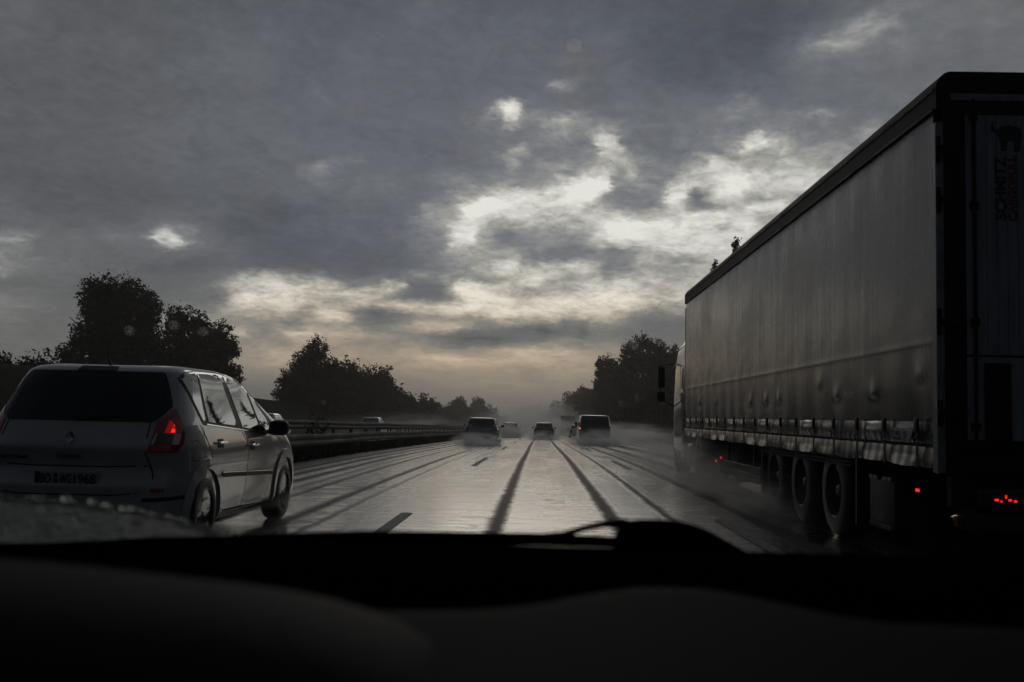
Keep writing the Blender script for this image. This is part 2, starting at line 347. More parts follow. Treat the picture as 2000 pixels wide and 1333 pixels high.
M['glow_amber'] = mat('lit_amber', (0.5, 0.2, 0.02), 0.3, emit=(1.0, 0.28, 0.05), es=1.6)
M['amber'] = mat('amber_reflector', (0.12, 0.035, 0.006), 0.6, 0, 0.1)
M['plate'] = mat('plate_white', (0.29, 0.31, 0.31), 0.45, nscale=20, namt=0.3)
M['plate_blue'] = mat('plate_blue', (0.008, 0.015, 0.07), 0.45)
M['ink'] = mat('ink_black', (0.008, 0.008, 0.008), 0.5)
M['ink_blue'] = mat('ink_blue', (0.01, 0.015, 0.09), 0.5)
M['ink_red'] = mat('ink_red', (0.11, 0.01, 0.012), 0.5)
M['galv'] = mat('galvanised_steel', (0.035, 0.036, 0.035), 0.55, 0.0, 0.12, nscale=2.5, namt=0.45, rvar=0.12, stretch=(1, 0.3, 1))
M['galv_edge'] = mat('steel_edge_highlight', (0.10, 0.10, 0.10), 0.22, 0.3, 0.6, nscale=3, namt=0.4)  # lighter, glossier steel that carries a bright highlight in its colour
M['galv_dark'] = mat('weathered_steel', (0.035, 0.035, 0.034), 0.55, 0.0, 0.15, nscale=2.5, namt=0.5, rvar=0.12)
M['alu'] = mat('dirty_aluminium', (0.22, 0.23, 0.23), 0.4, 0.6, 0.5, nscale=6, namt=0.45, rvar=0.12)
M['bark'] = mat('bark', (0.05, 0.04, 0.03), 0.9, nscale=6, namt=0.5, bump=0.5)
def leaf_mat(name, c):
    m = mat(name, c, 0.75, 0.0, 0.15, nscale=0.9, namt=0.55); return m
M['leaf'] = leaf_mat('dark_leaves', (0.024, 0.036, 0.016)); M['leaf2'] = leaf_mat('olive_leaves', (0.030, 0.036, 0.017)); M['needle'] = leaf_mat('needles', (0.02, 0.03, 0.018))
def ground_mat():
    m = mat('wet_grass', (0.018, 0.023, 0.010), 0.9, 0, 0.05, nscale=0.6, namt=0.6, bump=0.9, bscale=3.0); return m
M['grass'] = ground_mat()
M['gravel'] = mat('dark_wet_gravel', (0.014, 0.015, 0.012), 0.9, 0, 0.05, nscale=4, namt=0.6, bump=0.8, bscale=25)
def road_mat(name, tracks, base_rough=0.125):
    """wet asphalt: a water film mirrors the sky, wheel tracks squeezed clear of it are rough and dark.
    tracks: list of (x centre, half width, strength)"""
    m = bpy.data.materials.new(name); m.use_nodes = True; nt = m.node_tree; N = nt.nodes; L = nt.links; b = N['Principled BSDF']
    def math_(op, a, c=None, clamp=False):
        n = N.new('ShaderNodeMath'); n.operation = op; n.use_clamp = clamp
        for i, v in enumerate((a, c)):
            if v is None: continue
            if isinstance(v, (int, float)): n.inputs[i].default_value = v
            else: L.new(v, n.inputs[i])
        return n.outputs[0]
    tc = N.new('ShaderNodeTexCoord'); sp = N.new('ShaderNodeSeparateXYZ'); L.new(tc.outputs['Object'], sp.inputs[0])
    def noise(sx, sy, detail, scale=1.0, rough=0.55):
        mp = N.new('ShaderNodeMapping'); mp.inputs['Scale'].default_value = (sx, sy, 1); L.new(tc.outputs['Object'], mp.inputs[0])
        n = N.new('ShaderNodeTexNoise'); n.inputs['Scale'].default_value = scale; n.inputs['Detail'].default_value = detail; n.inputs['Roughness'].default_value = rough
        L.new(mp.outputs[0], n.inputs['Vector']); return n.outputs['Fac']
    wob = noise(0.15, 0.035, 2); edge = noise(5.0, 1.2, 6, 1.0, 0.7); comb = noise(2.2, 4.5, 5, 1.0, 0.75)
    xx = math_('ADD', sp.outputs[0], math_('MULTIPLY', math_('SUBTRACT', wob, 0.5), 0.14))
    xx = math_('ADD', xx, math_('MULTIPLY', math_('SUBTRACT', edge, 0.5), 0.10))
    xx = math_('ADD', xx, math_('MULTIPLY', math_('SUBTRACT', comb, 0.5), 0.22))
    tot = None
    for (cx, hw, st) in tracks:
        d = math_('ABSOLUTE', math_('SUBTRACT', xx, cx))
        r = N.new('ShaderNodeMapRange'); r.interpolation_type = 'SMOOTHSTEP'; L.new(d, r.inputs[0])
        r.inputs[1].default_value = hw+0.07; r.inputs[2].default_value = max(0.0, hw-0.09); r.inputs[3].default_value = 0; r.inputs[4].default_value = st
        tot = r.outputs[0] if tot is None else math_('MAXIMUM', tot, r.outputs[0])
    # patches where rain roughens the film
    pn = noise(0.8, 0.10, 6, 1.0, 0.6); pr = N.new('ShaderNodeMapRange'); L.new(pn, pr.inputs[0])
    pr.inputs[1].default_value = 0.44; pr.inputs[2].default_value = 0.66; pr.inputs[4].default_value = 0.9
    fine = noise(14, 50, 3, 1.0, 0.6)
    cm = N.new('ShaderNodeMapRange'); L.new(noise(1.3, 3.2, 6, 1.0, 0.75), cm.inputs[0]); cm.inputs[1].default_value = 0.42; cm.inputs[2].default_value = 0.62
    dry = math_('MAXIMUM', tot, math_('ADD', math_('MULTIPLY', math_('MULTIPLY', pr.outputs[0], cm.outputs[0]), math_('ADD', fine, 0.45)), math_('MULTIPLY', cm.outputs[0], 0.16)), True)
    rr = N.new('ShaderNodeMapRange'); L.new(dry, rr.inputs[0]); rr.inputs[3].default_value = base_rough; rr.inputs[4].default_value = 0.6
    L.new(rr.outputs[0], b.inputs['Roughness'])
    ss = N.new('ShaderNodeMapRange'); L.new(dry, ss.inputs[0]); ss.inputs[3].default_value = 0.9; ss.inputs[4].default_value = 0.12
    L.new(ss.outputs[0], b.inputs['Specular IOR Level'])
    cc = N.new('ShaderNodeMapRange'); L.new(dry, cc.inputs[0]); cc.inputs[3].default_value = 1.0; cc.inputs[4].default_value = 0.0
    L.new(cc.outputs[0], b.inputs['Coat Weight']); b.inputs['Coat Roughness'].default_value = base_rough*0.8; b.inputs['Coat IOR'].default_value = 2.5
    cr = N.new('ShaderNodeValToRGB'); cr.color_ramp.elements[0].color = (0.030, 0.030, 0.031, 1); cr.color_ramp.elements[1].color = (0.055, 0.054, 0.052, 1)
    L.new(noise(3, 3, 8, 4.0), cr.inputs[0]); L.new(cr.outputs[0], b.inputs['Base Color'])
    # ripples across the film, plus coarse aggregate
    h = math_('ADD', math_('ADD', math_('MULTIPLY', noise(2.0, 18.0, 4, 1.0, 0.7), 0.35), math_('MULTIPLY', noise(1.1, 3.0, 5, 1.0, 0.6), 1.3)), math_('MULTIPLY', noise(60, 60, 2), math_('ADD', math_('MULTIPLY', dry, 0.8), 0.05)))
    bp = N.new('ShaderNodeBump'); bp.inputs['Strength'].default_value = 0.42; bp.inputs['Distance'].default_value = 0.012
    L.new(h, bp.inputs['Height']); L.new(bp.outputs[0], b.inputs['Normal']); L.new(bp.outputs[0], b.inputs['Coat Normal'])
    return m
# ---------------------------------------------------------------- ground and road
def zr(y):
    if y < 14: return 0.0
    if y < 34: return -0.0122*(y-14)**2/40
    return -.122-.0122*(y-34)
def sst(t): t = min(max(t, 0), 1); return t*t*(3-2*t)
def ground_z(x, y):
    z = zr(y)
    if x < -20.5:
        h = 3.6 if y < 130 else 3.6-1.6*sst((y-130)/120)
        z += sst((-20.5-x)/9.5)*h*sst((y+60)/60) + 0.25*math.sin(x*0.31+y*0.07)*sst((-20.5-x)/6)
    if x > 9.8: z += sst((x-9.8)/12)*1.6 + 0.15*math.sin(x*0.4+y*0.09)*sst((x-9.8)/5)
    return z
YS = [-60, -30, -10, 0, 8, 14, 18]+[18+1.5*i for i in range(1, 27)]+[60, 68, 76, 84, 92, 100, 110, 120, 130, 140, 155, 170, 190, 210, 240, 270, 310, 360, 430, 520, 650, 850, 1100, 1380]
def sheet(name, xs, dz, m, ys=YS, zf=None, thick=None):
    bm = BM(); zf = zf or (lambda x, y: zr(y))
    g = [[bm.verts.new((x, y, zf(x, y)+dz)) for x in xs] for y in ys]
    for j in range(len(ys)-1):
        for i in range(len(xs)-1): bm.faces.new((g[j][i], g[j][i+1], g[j+1][i+1], g[j+1][i]))
    return tag(obj(name, bm, m), kind='structure')
sheet('ground', [-400, -200, -120, -80, -60, -50, -42, -36, -32, -30, -28, -26, -24, -22, -21, -20.5, -15, -9.6, -5.75, 0, 5, 9.8, 11, 13, 15, 17, 19, 22, 26, 32, 40, 60, 100, 200, 400], 0.0, M['grass'], zf=ground_z)
TR = [(-0.47, 0.12, 1.0), (0.88, 0.125, 1.0), (1.60, 0.09, 1.0), (2.62, 0.15, 1.0), (3.45, 0.25, 1.0), (4.6, 0.4, 1.0), (6.0, 0.35, 1.0), (7.4, 0.5, 1.0),
      (-2.72, 0.11, 0.95), (-2.36, 0.035, 0.8), (-2.0, 0.03, 0.4), (-4.13, 0.12, 1.0), (-3.45, 0.07, 1.0), (-3.75, 0.05, 0.8), (-4.58, 0.13, 1.0), (-5.02, 0.15, 1.0), (-5.52, 0.16, 1.0)]
sheet('road', [-5.75, -1.6, 2.2, 5.9, 8.9], 0.006, road_mat('wet_asphalt', TR))
sheet('opposing_road', [-19.6, -16, -12.4, -9.4], 0.006, road_mat('wet_asphalt_opposite', [(-12, 0.2, 0.9), (-13.4, 0.2, 0.9), (-15.7, 0.2, 0.9), (-17.2, 0.2, 0.9)], 0.2))
sheet('median_strip', [-9.4, -8.2, -7, -5.75], 0.004, M['gravel'])
M['marking'] = mat('worn_road_paint', (0.34, 0.34, 0.33), 0.6, 0, 0.35, nscale=25, namt=0.75, bump=1.0, bscale=60)
bm = BM()
def strip(x0, x1, y0, y1):
    n = max(1, int((y1-y0)/1.5)); ys = [y0+(y1-y0)*i/n for i in range(n+1)]
    g = [[bm.verts.new((x, y, zr(y)+0.010)) for x in (x0, x1)] for y in ys]
    for j in range(n): bm.faces.new((g[j][0], g[j][1], g[j+1][1], g[j+1][0]))
for k in range(-2, 14):
    y0 = 6.05+18*k
    strip(-1.64, -1.50, y0, y0+6); strip(2.13, 2.27, y0+0.2, y0+6.2)
strip(-5.22, -5.06, -40, 300); strip(5.95, 6.15, -40, 300)
tag(obj('lane_markings', bm, M['marking'], smooth=False), kind='structure')
# ---------------------------------------------------------------- guardrails
def guardrail(name, label, x, face, top, h, y0, y1, step, group, post_to, mt, spacer=0.0):
    root = empty(name, (x, 0, 0), label=label, cat='guardrail', group=group)
    prof = [(0, 0), (0.05, 0.0), (0.062, 0.015), (0.062, 0.10), (0.056, 0.115), (0.030, 0.135), (0.030, 0.165), (0.056, 0.178), (0.062, 0.19), (0.062, 0.295), (0.05, 0.31), (0, 0.31)]
    prof = [(a*face, top-h+b*h/0.31) for a, b in prof]; back = [(a-0.008*face, b) for a, b in prof][::-1]
    loop = prof+back; bm = BM(); ys = [y for y in np.arange(y0, y1+0.1, 2.0)]; rings = []
    for y in ys:
        dz = zr(y)+0.012*math.sin(y*0.37)+0.006*math.sin(y*1.3); dx = 0.012*math.sin(y*0.23+1)
        rings.append([bm.verts.new((a+dx, y, b+dz)) for a, b in loop])
    n = len(loop)
    for i in range(len(rings)-1):
        for k in range(n): bm.faces.new((rings[i][k], rings[i+1][k], rings[i+1][(k+1) % n], rings[i][(k+1) % n]))
    bmesh.ops.recalc_face_normals(bm, faces=bm.faces[:])
    ro = obj('rail', bm, [mt, M['galv_edge']], root, ang=40)
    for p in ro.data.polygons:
        if p.normal.z > 0.6: p.material_index = 1  # upward faces take the lighter steel: edge highlight put into the colour
    bm = BM(); a = -0.09*face
    box(bm, a-0.035, a+0.035, -0.05, 0.05, -0.25, top-0.05, 0.006, 1); box(bm, min(a, -0.01*face), max(a, -0.01*face), -0.03, 0.03, top-h*0.75, top-h*0.3)
    p0 = obj('post', bm, M['galv_dark'], root, smooth=False); y = post_to[0]; first = True
    while y < post_to[1]:
        p = p0 if first else p0.copy()
        if not first: COL.objects.link(p); p.parent = root
        p.location = (0, y, zr(y)); first = False; y += step
    return root
guardrail('median_guardrail', 'nearer steel guardrail of the median, its lower beam beside the left lane', -6.1, 1, 0.64, 0.31, -20, 360, 4, 'guardrails along the motorway', (6, 320), M['galv'])
guardrail('median_guardrail', 'farther steel guardrail of the median, taller and standing over dark gaps', -8.6, 1, 1.0, 0.30, -20, 420, 4, 'guardrails along the motorway', (10, 360), M['galv_dark'])
guardrail('median_guardrail', 'steel guardrail of the opposing carriageway seen just over the farther median rail', -9.25, -1, 0.92, 0.28, -20, 420, 4, 'guardrails along the motorway', (12, 360), M['galv_dark'])
guardrail('roadside_guardrail', 'steel guardrail on the right verge between the dark van and the lorry cab', 9.6, -1, 0.70, 0.31, 10, 300, 4, 'guardrails along the motorway', (20, 300), M['galv'])
# ---------------------------------------------------------------- trees
def leaf_mesh(name, blobs, n, size, seed, density_edge=0.55, tuft=0.0, aspect=0.6):
    """thousands of leaf clumps scattered through the crown's blobs: (cx,cy,cz,rx,ry,rz)"""
    g = np.random.default_rng(seed); B = np.array(blobs, float); vol = B[:, 3]*B[:, 4]*B[:, 5]; w = vol**0.67; w /= w.sum()
    idx = g.choice(len(B), n, p=w); d = g.normal(size=(n, 3)); d /= np.linalg.norm(d, axis=1)[:, None]
    r = g.random(n)**density_edge*(1+0.08*g.normal(size=n)*g.random(n)); c = B[idx, :3]+d*B[idx, 3:]*r[:, None]
    c[:, 2] = np.maximum(c[:, 2], 0.1)
    if tuft:
        c[:, 2] += np.abs(g.normal(size=n))*tuft*(r > 0.8)*(d[:, 2] > 0.2)
    # clumps: pull leaves toward twig ends so that gaps open between them
    k = max(60, n//22); tw = c[g.choice(n, k)]; lab = g.integers(0, k, n); near = tw[lab]
    m = g.random(n) < 0.62; c[m] = near[m]+g.normal(size=(m.sum(), 3))*size*1.05
    a = g.normal(size=(n, 3)); a /= np.linalg.norm(a, axis=1)[:, None]; b = np.cross(a, g.normal(size=(n, 3))); b /= np.linalg.norm(b, axis=1)[:, None]
    s = size*(0.55+0.9*g.random(n))[:, None]
    V = np.empty((n, 4, 3)); V[:, 0] = c-a*s; V[:, 1] = c-b*s*aspect; V[:, 2] = c+a*s; V[:, 3] = c+b*s*aspect
    me = bpy.data.meshes.new(name); me.vertices.add(4*n); me.vertices.foreach_set('co', V.reshape(-1))
    me.loops.add(4*n); me.loops.foreach_set('vertex_index', np.arange(4*n)); me.polygons.add(n)
    me.polygons.foreach_set('loop_start', np.arange(0, 4*n, 4)); me.update(calc_edges=True); me.validate(); return me
def crown_blobs(kind, H, Wd, g, skirt=0.08):
    """blobs in metres for a crown H tall and Wd wide"""
    bl = []; rw = Wd/2
    if kind == 'oak':
        for i in range(26):
            t = g.random(); z = H*(skirt+0.84*t); prof = math.sin(min(1, (t*0.92+0.18))*PI)**0.55; a = g.random()*2*PI; rr = rw*prof*0.72*math.sqrt(g.random())
            s = rw*(0.26+0.20*g.random()); bl.append((math.cos(a)*rr, math.sin(a)*rr, z, s, s, s*0.8))
        bl.append((0, 0, H*0.5, rw*0.62, rw*0.62, H*0.34)); bl.append((0, 0, H*0.28, rw*0.7, rw*0.7, H*0.2))
    elif kind == 'bush':
        for i in range(20):
            t = g.random(); z = H*(0.05+0.75*t); a = g.random()*2*PI; rr = rw*0.85*math.sqrt(g.random())*(1-0.55*t*t); s = rw*(0.25+0.18*g.random())
            bl.append((math.cos(a)*rr, math.sin(a)*rr, z, s, s, min(s, H*0.3)))
        bl.append((0, 0, H*0.35, rw*0.75, rw*0.75, H*0.32))
    elif kind == 'upright':
        for i in range(16):
            a = g.random()*2*PI; rr = rw*0.85*math.sqrt(g.random()); hh = H*(0.62+0.38*g.random())*(1-0.2*rr/rw); s = rw*(0.13+0.07*g.random())
            for q in range(5):
                f = q/4; bl.append((math.cos(a)*rr*(0.7+0.3*f), math.sin(a)*rr*(0.7+0.3*f), hh*(0.25+0.68*f), s*(1.5-f*0.85), s*(1.5-f*0.85), hh*0.12))
        bl.append((0, 0, H*0.33, rw*0.85, rw*0.85, H*0.27)); bl.append((0, 0, H*0.15, rw*0.9, rw*0.9, H*0.15))
    elif kind == 'sparse':
        for i in range(18):
            t = g.random(); z = H*(0.25+0.7*t); a = g.random()*2*PI; rr = rw*0.8*math.sqrt(g.random()); s = rw*(0.12+0.12*g.random())
            bl.append((math.cos(a)*rr, math.sin(a)*rr, z, s, s, s))
    elif kind == 'conifer':
        for i in range(46):
            t = i/45; a = i*2.4; r_ = rw*(1-t)**0.9+0.1; s = 0.12+0.34*rw*(1-t)*0.6
            for q in (0.45, 0.85): bl.append((math.cos(a)*r_*q, math.sin(a)*r_*q, H*(0.12+0.87*t)-0.12*r_*q, s, s, s*0.35))
            bl.append((0, 0, H*(0.12+0.87*t), 0.12+s*0.5, 0.12+s*0.5, 0.3))
    return bl
def trunk_bm(H, Wd, seed, kind='oak'):
    g = random.Random(seed); bm = BM(); r0 = 0.024*H+0.08; top = H*(0.98 if kind == 'conifer' else 0.74)
    pts = [(g.uniform(-.12, .12)*i*0.5*(kind != 'conifer'), g.uniform(-.12, .12)*i*0.5*(kind != 'conifer'), -0.6+(top+0.6)*i/6) for i in range(7)]
    tube(bm, pts, [r0*(1-0.86*i/6) for i in range(7)], 8)
    for k in range(9 if kind != 'conifer' else 0):
        z = H*(0.16+0.055*k); a = k*2.4+g.random(); L_ = Wd*0.40*(1-0.05*k); i = int(min(5, z/top*6)); bx, by = pts[i][0], pts[i][1]
        tube(bm, [(bx, by, z), (bx+math.cos(a)*L_*0.45, by+math.sin(a)*L_*0.45, z+L_*0.30), (bx+math.cos(a)*L_, by+math.sin(a)*L_, z+L_*0.75)], [r0*0.42, r0*0.26, 0.03], 6)
    return bm
# crowns whose outline matters: clumps as (x, y, z, radius) in metres from the foot of the tree
CROWN_TALLEST = [(-0.52, -1.47, 9.49, 1.95), (1.68, -0.46, 9.73, 1.86), (3.24, 0.40, 8.90, 1.61), (-1.84, 1.25, 7.92, 1.66), (4.12, -0.64, 7.34, 1.27), (1.29, 0.00, 7.34, 2.69), (-2.33, 0.93, 5.48, 1.86), (4.22, -1.61, 5.23, 2.15), (0.95, -0.67, 4.75, 2.69), (-3.79, 0.39, 3.52, 1.56), (-1.01, 1.61, 3.04, 2.15), (2.76, -1.17, 2.79, 2.35), (5.20, 0.00, 3.52, 1.47), (-1.98, 1.17, 1.18, 2.35), (0.80, -1.76, 0.69, 2.35), (3.73, -0.51, 0.84, 2.05), (-3.70, 0.49, 1.08, 1.95)]
CROWN_LEANING = [(-2.01, -1.10, 7.75, 1.47), (-0.23, -0.37, 7.22, 1.47), (-2.69, 0.39, 6.02, 1.57), (1.66, 1.06, 6.28, 1.42), (0.45, -1.05, 5.12, 2.10), (2.82, 0.00, 5.12, 1.42), (-2.17, 1.05, 3.65, 2.10), (2.29, -1.42, 3.55, 1.89), (0.19, -0.58, 2.50, 2.31), (3.24, 0.34, 2.19, 1.36), (-2.17, 1.57, 1.03, 2.10), (0.72, -1.05, 0.77, 2.10), (2.82, 0.00, 0.77, 1.68)]
CROWN_ROW = [(0.21, -1.04, 6.11, 1.38), (1.28, -0.25, 6.48, 1.00), (-1.04, 0.38, 4.98, 1.51), (2.53, 1.22, 4.35, 1.63), (-1.86, -0.82, 3.35, 1.63), (0.53, 0.00, 3.35, 2.13), (3.35, 1.07, 2.53, 2.13), (-2.36, -1.32, 1.59, 1.76), (-0.10, -0.53, 1.28, 2.13), (2.72, 0.53, 0.96, 2.13), (-2.86, 0.75, 0.59, 1.00), (0.65, -0.28, 7.74, 0.56), (-0.10, 0.00, 7.36, 0.44), (1.78, 0.22, 7.36, 0.44)]
CROWN_SHOOTS = [(-2.00, -0.65, 12.42, 0.86), (-0.70, -0.22, 12.68, 0.86), (-1.57, 0.35, 10.78, 1.38), (0.33, 1.04, 11.64, 1.38), (-2.00, -0.60, 8.79, 1.21), (-0.36, 0.00, 9.40, 1.90), (-1.05, 0.65, 6.98, 1.30), (0.51, -1.69, 6.20, 2.25), (-1.65, -0.43, 4.90, 1.73), (1.20, 0.48, 8.79, 1.90), (1.37, 1.81, 4.04, 2.42)]
CROWN_HIGHEST = [(-1.72, -0.73, 12.57, 0.98), (-0.52, -0.26, 13.32, 1.05), (0.76, 0.26, 13.62, 1.05), (2.04, 0.79, 13.32, 1.05), (2.94, -0.49, 12.72, 0.98), (-1.49, 0.00, 10.54, 1.65), (0.53, 1.05, 10.92, 2.10), (2.49, -1.35, 10.92, 1.80), (-1.87, -0.49, 7.91, 1.95), (0.76, 0.64, 7.54, 2.55), (2.79, 1.69, 7.54, 2.25), (-1.12, -1.20, 4.53, 2.40), (1.89, 0.00, 4.16, 2.70)]
CROWN_LUMPY = [(-0.68, -0.70, 10.69, 0.94), (0.25, -0.23, 10.16, 0.94), (1.19, 0.23, 10.56, 0.94), (-0.68, 1.30, 8.48, 1.74), (1.19, -0.94, 8.15, 1.87), (-0.02, 0.00, 5.81, 2.27), (1.66, 1.14, 5.48, 2.27), (-0.35, -1.81, 3.13, 2.41), (1.66, -0.60, 2.80, 2.41)]
def tree(name, label, x, y, H, Wd, kind='oak', n=6000, size=0.26, seed=1, group=None, m='leaf', cat='tree', z=None, tuft=0.0, de=0.55, clumps=None):
    z = ground_z(x, y)-(.5 if clumps else 0) if z is None else z
    root = empty(name, (x, y, z), label=label, cat=cat, group=group); g = random.Random(seed)
    obj('trunk', trunk_bm(H, Wd, seed, kind), M['bark'], root)
    link('crown', leaf_mesh('crown', [(a, b, c, r, r, r*0.95) for a, b, c, r in clumps] if clumps else crown_blobs(kind, H, Wd, g), n, size, seed, tuft=tuft, density_edge=de), M[m], root)
    return root
def grass_tufts(name, label, x0, x1, y0, y1, n, h, seed):
    g = np.random.default_rng(seed); y = y0*(y1/y0)**g.random(n); x = x0+(x1-x0)*g.random(n); a = g.random(n)*PI; hh = h*(.35+.65*g.random(n)); w = .012+.0009*y
    z = np.array([ground_z(float(p), float(q)) for p, q in zip(x, y)]); V = np.empty((n, 3, 3)); lx, ly = .35*hh*g.normal(size=n), .35*hh*g.normal(size=n)
    V[:, 0] = np.stack([x-np.cos(a)*w, y-np.sin(a)*w, z-.02], 1); V[:, 1] = np.stack([x+np.cos(a)*w, y+np.sin(a)*w, z-.02], 1); V[:, 2] = np.stack([x+lx, y+ly, z+hh], 1)
    me = bpy.data.meshes.new(name); me.vertices.add(3*n); me.vertices.foreach_set('co', V.reshape(-1)); me.loops.add(3*n); me.loops.foreach_set('vertex_index', np.arange(3*n)); me.polygons.add(n)
    me.polygons.foreach_set('loop_start', np.arange(0, 3*n, 3)); me.update(calc_edges=True); return tag(link(name, me, M['grass']), label, 'grass', kind='stuff')
grass_tufts('grass', 'rank dark grass growing under the median guardrail', -6.75, -5.72, 9, 220, 26000, .34, 3)
grass_tufts('grass', 'rough grass of the right verge behind the guardrail', 9.2, 12.5, 20, 260, 14000, .4, 4)
T = tree
T('oak_tree', 'tallest dark leafy tree, standing on the bank behind the silver car roof', -42, 95, 11.9, 11.6, 'oak', 76000, 0.125, 11, None, 'leaf', tuft=0.25, clumps=CROWN_TALLEST)
T('oak_tree', 'lower broad tree right of the tallest one, its crown leaning right over the silver car', -35.4, 102, 9.6, 8.8, 'oak', 42000, 0.13, 23, None, 'leaf', tuft=0.45, clumps=CROWN_LEANING)
HG = 'low hedge trees at the far left'
T('hedge_tree', 'low dark hedge tree on the bank at the left edge of the photo', -49.3, 88, 2.9, 5.5, 'bush', 4500, 0.15, 5, HG, 'leaf', tuft=0.3)
T('hedge_tree', 'low hedge tree between the left edge and the tallest tree', -46.2, 90, 2.9, 4.8, 'bush', 4500, 0.15, 6, HG, 'leaf', tuft=0.4)
MG = 'trees in the row on the left bank, sloping down towards the horizon'
T('row_tree', 'first and tallest tree of the left row, with a ragged peaked top', -28.6, 122, 7.9, 8.8, 'oak', 34000, 0.135, 31, MG, 'leaf2', tuft=0.5, clumps=CROWN_ROW)
T('ragged_shoot', 'thin feathery treetop rising above the first tree of the left row', -28.2, 122.5, 8.5, 2.3, 'upright', 1800, 0.17, 33, None, 'leaf2', tuft=0.4)
T('row_tree', 'second tree of the left row, bushy and lower than the first', -26.0, 132, 6.9, 9.6, 'bush', 18000, 0.17, 32, MG, 'leaf', tuft=0.5)
T('row_tree', 'third tree of the left row, with spiky shoots along its top', -24.6, 145, 7.9, 9.0, 'bush', 18000, 0.18, 35, MG, 'leaf2', tuft=0.7)
T('row_tree', 'fourth tree of the left row, above the small white car roof', -23.4, 158, 7.6, 8.0, 'bush', 9000, 0.25, 36, MG, 'leaf', tuft=0.5)
T('row_tree', 'fifth tree of the left row, low where the row slopes down', -22.4, 176, 6.2, 7.6, 'bush', 7000, 0.26, 37, MG, 'leaf2', tuft=0.4)
T('airy_sapling', 'small see-through tree at the right end of the left row', -21.6, 198, 6.1, 3.6, 'sparse', 800, 0.27, 38, None, 'leaf')
FG = 'misty far trees left of the road'
T('far_tree', 'low misty tree just right of the airy sapling', -25, 255, 5.6, 13, 'bush', 5000, 0.35, 41, FG, 'leaf')
T('far_tree', 'rounded misty tree above the left guardrail end', -25, 310, 7.6, 13, 'oak', 4000, 0.42, 42, FG, 'leaf')
T('far_tree', 'widest of the misty trees, over the white estate car', -25, 400, 10.5, 17, 'oak', 4000, 0.5, 43, FG, 'leaf')
T('far_tree', 'faintest misty tree left of the vanishing point', -25, 500, 9.0, 18, 'bush', 3000, 0.6, 44, FG, 'leaf')
RG = 'tall trees right of the road beside the lorry cab'
T('tall_tree', 'tall tree with pointed shoots at the left end of the right-hand wood', 12.0, 168, 11.8, 7.2, 'oak', 24000, 0.18, 51, RG, 'leaf', tuft=0.45, clumps=CROWN_SHOOTS)
T('tall_tree', 'highest crown of the right-hand wood, between pointed shoots and the lorry cab', 14.2, 146, 13.0, 8.6, 'oak', 32000, 0.165, 52, RG, 'leaf', tuft=0.4, clumps=CROWN_HIGHEST)
T('tall_tree', 'tree with a lumpy top half hidden by the lorry cab', 16.3, 130, 11.0, 7.6, 'oak', 26000, 0.155, 53, RG, 'leaf', tuft=0.4, clumps=CROWN_LUMPY)
UG = 'undergrowth trees below the right-hand wood'
T('undergrowth_tree', 'dark undergrowth left of the dark van roof, under the tall crowns', 12.0, 140, 6.4, 7, 'bush', 6000, 0.24, 55, UG, 'leaf')
T('undergrowth_tree', 'dark undergrowth between the dark van and the lorry cab', 13.5, 112, 6.2, 7, 'bush', 6500, 0.2, 56, UG, 'leaf')
T('undergrowth_tree', 'dark undergrowth right behind the lorry mirrors', 15.5, 92, 6.8, 7, 'bush', 6500, 0.18, 57, UG, 'leaf2')
T('undergrowth_tree', 'dark undergrowth behind the right guardrail under the two pale signs', 12.8, 125, 5.2, 7, 'bush', 5000, 0.22, 58, UG, 'leaf2')
T('slope_tree', 'round tree where the right-hand wood drops toward the horizon', 12.4, 222, 10.0, 11, 'oak', 9000, 0.3, 61, None, 'leaf')
T('slope_tree', 'smaller rounded tree left of the lorry in the mist, on the right', 12.0, 275, 12.0, 15, 'oak', 8000, 0.36, 62, None, 'leaf')
T('misty_tree', 'pale misty tree above the far lorry on the right', 12.5, 370, 13.0, 20, 'oak', 6000, 0.45, 63, None, 'leaf')
T('misty_tree', 'faintest tree on the right, almost lost in the haze', 13, 560, 17, 30, 'bush', 5000, 0.7, 64, None, 'leaf')
T('misty_tree', 'last hazy tree right of the vanishing point, low and flat', 12, 800, 17, 34, 'bush', 3500, 0.9, 65, None, 'leaf')
T('spruce_tree', 'conifer tip poking up over the lorry roof edge', 12.0, 62, 13.0, 3.4, 'conifer', 9000, 0.09, 71, None, 'needle', de=0.5)
T('spruce_tree', 'conifer twig just showing over the lorry roof further forward', 12.05, 70, 12.9, 2.6, 'conifer', 6000, 0.09, 72, None, 'needle', de=0.5)
T('bank_shrub', 'thin straggly shrub on the bank behind the rails, under the small pale sign', -21.9, 102, 4.4, 3.4, 'sparse', 900, 0.13, 81, 'shrubs behind the far guardrail', 'leaf2', cat='shrub')
T('median_shrub', 'leafy shoots rising behind the door mirror of the silver car', -7.4, 33, 1.2, 1.0, 'sparse', 240, 0.035, 82, 'shrubs behind the far guardrail', 'leaf2', cat='shrub')
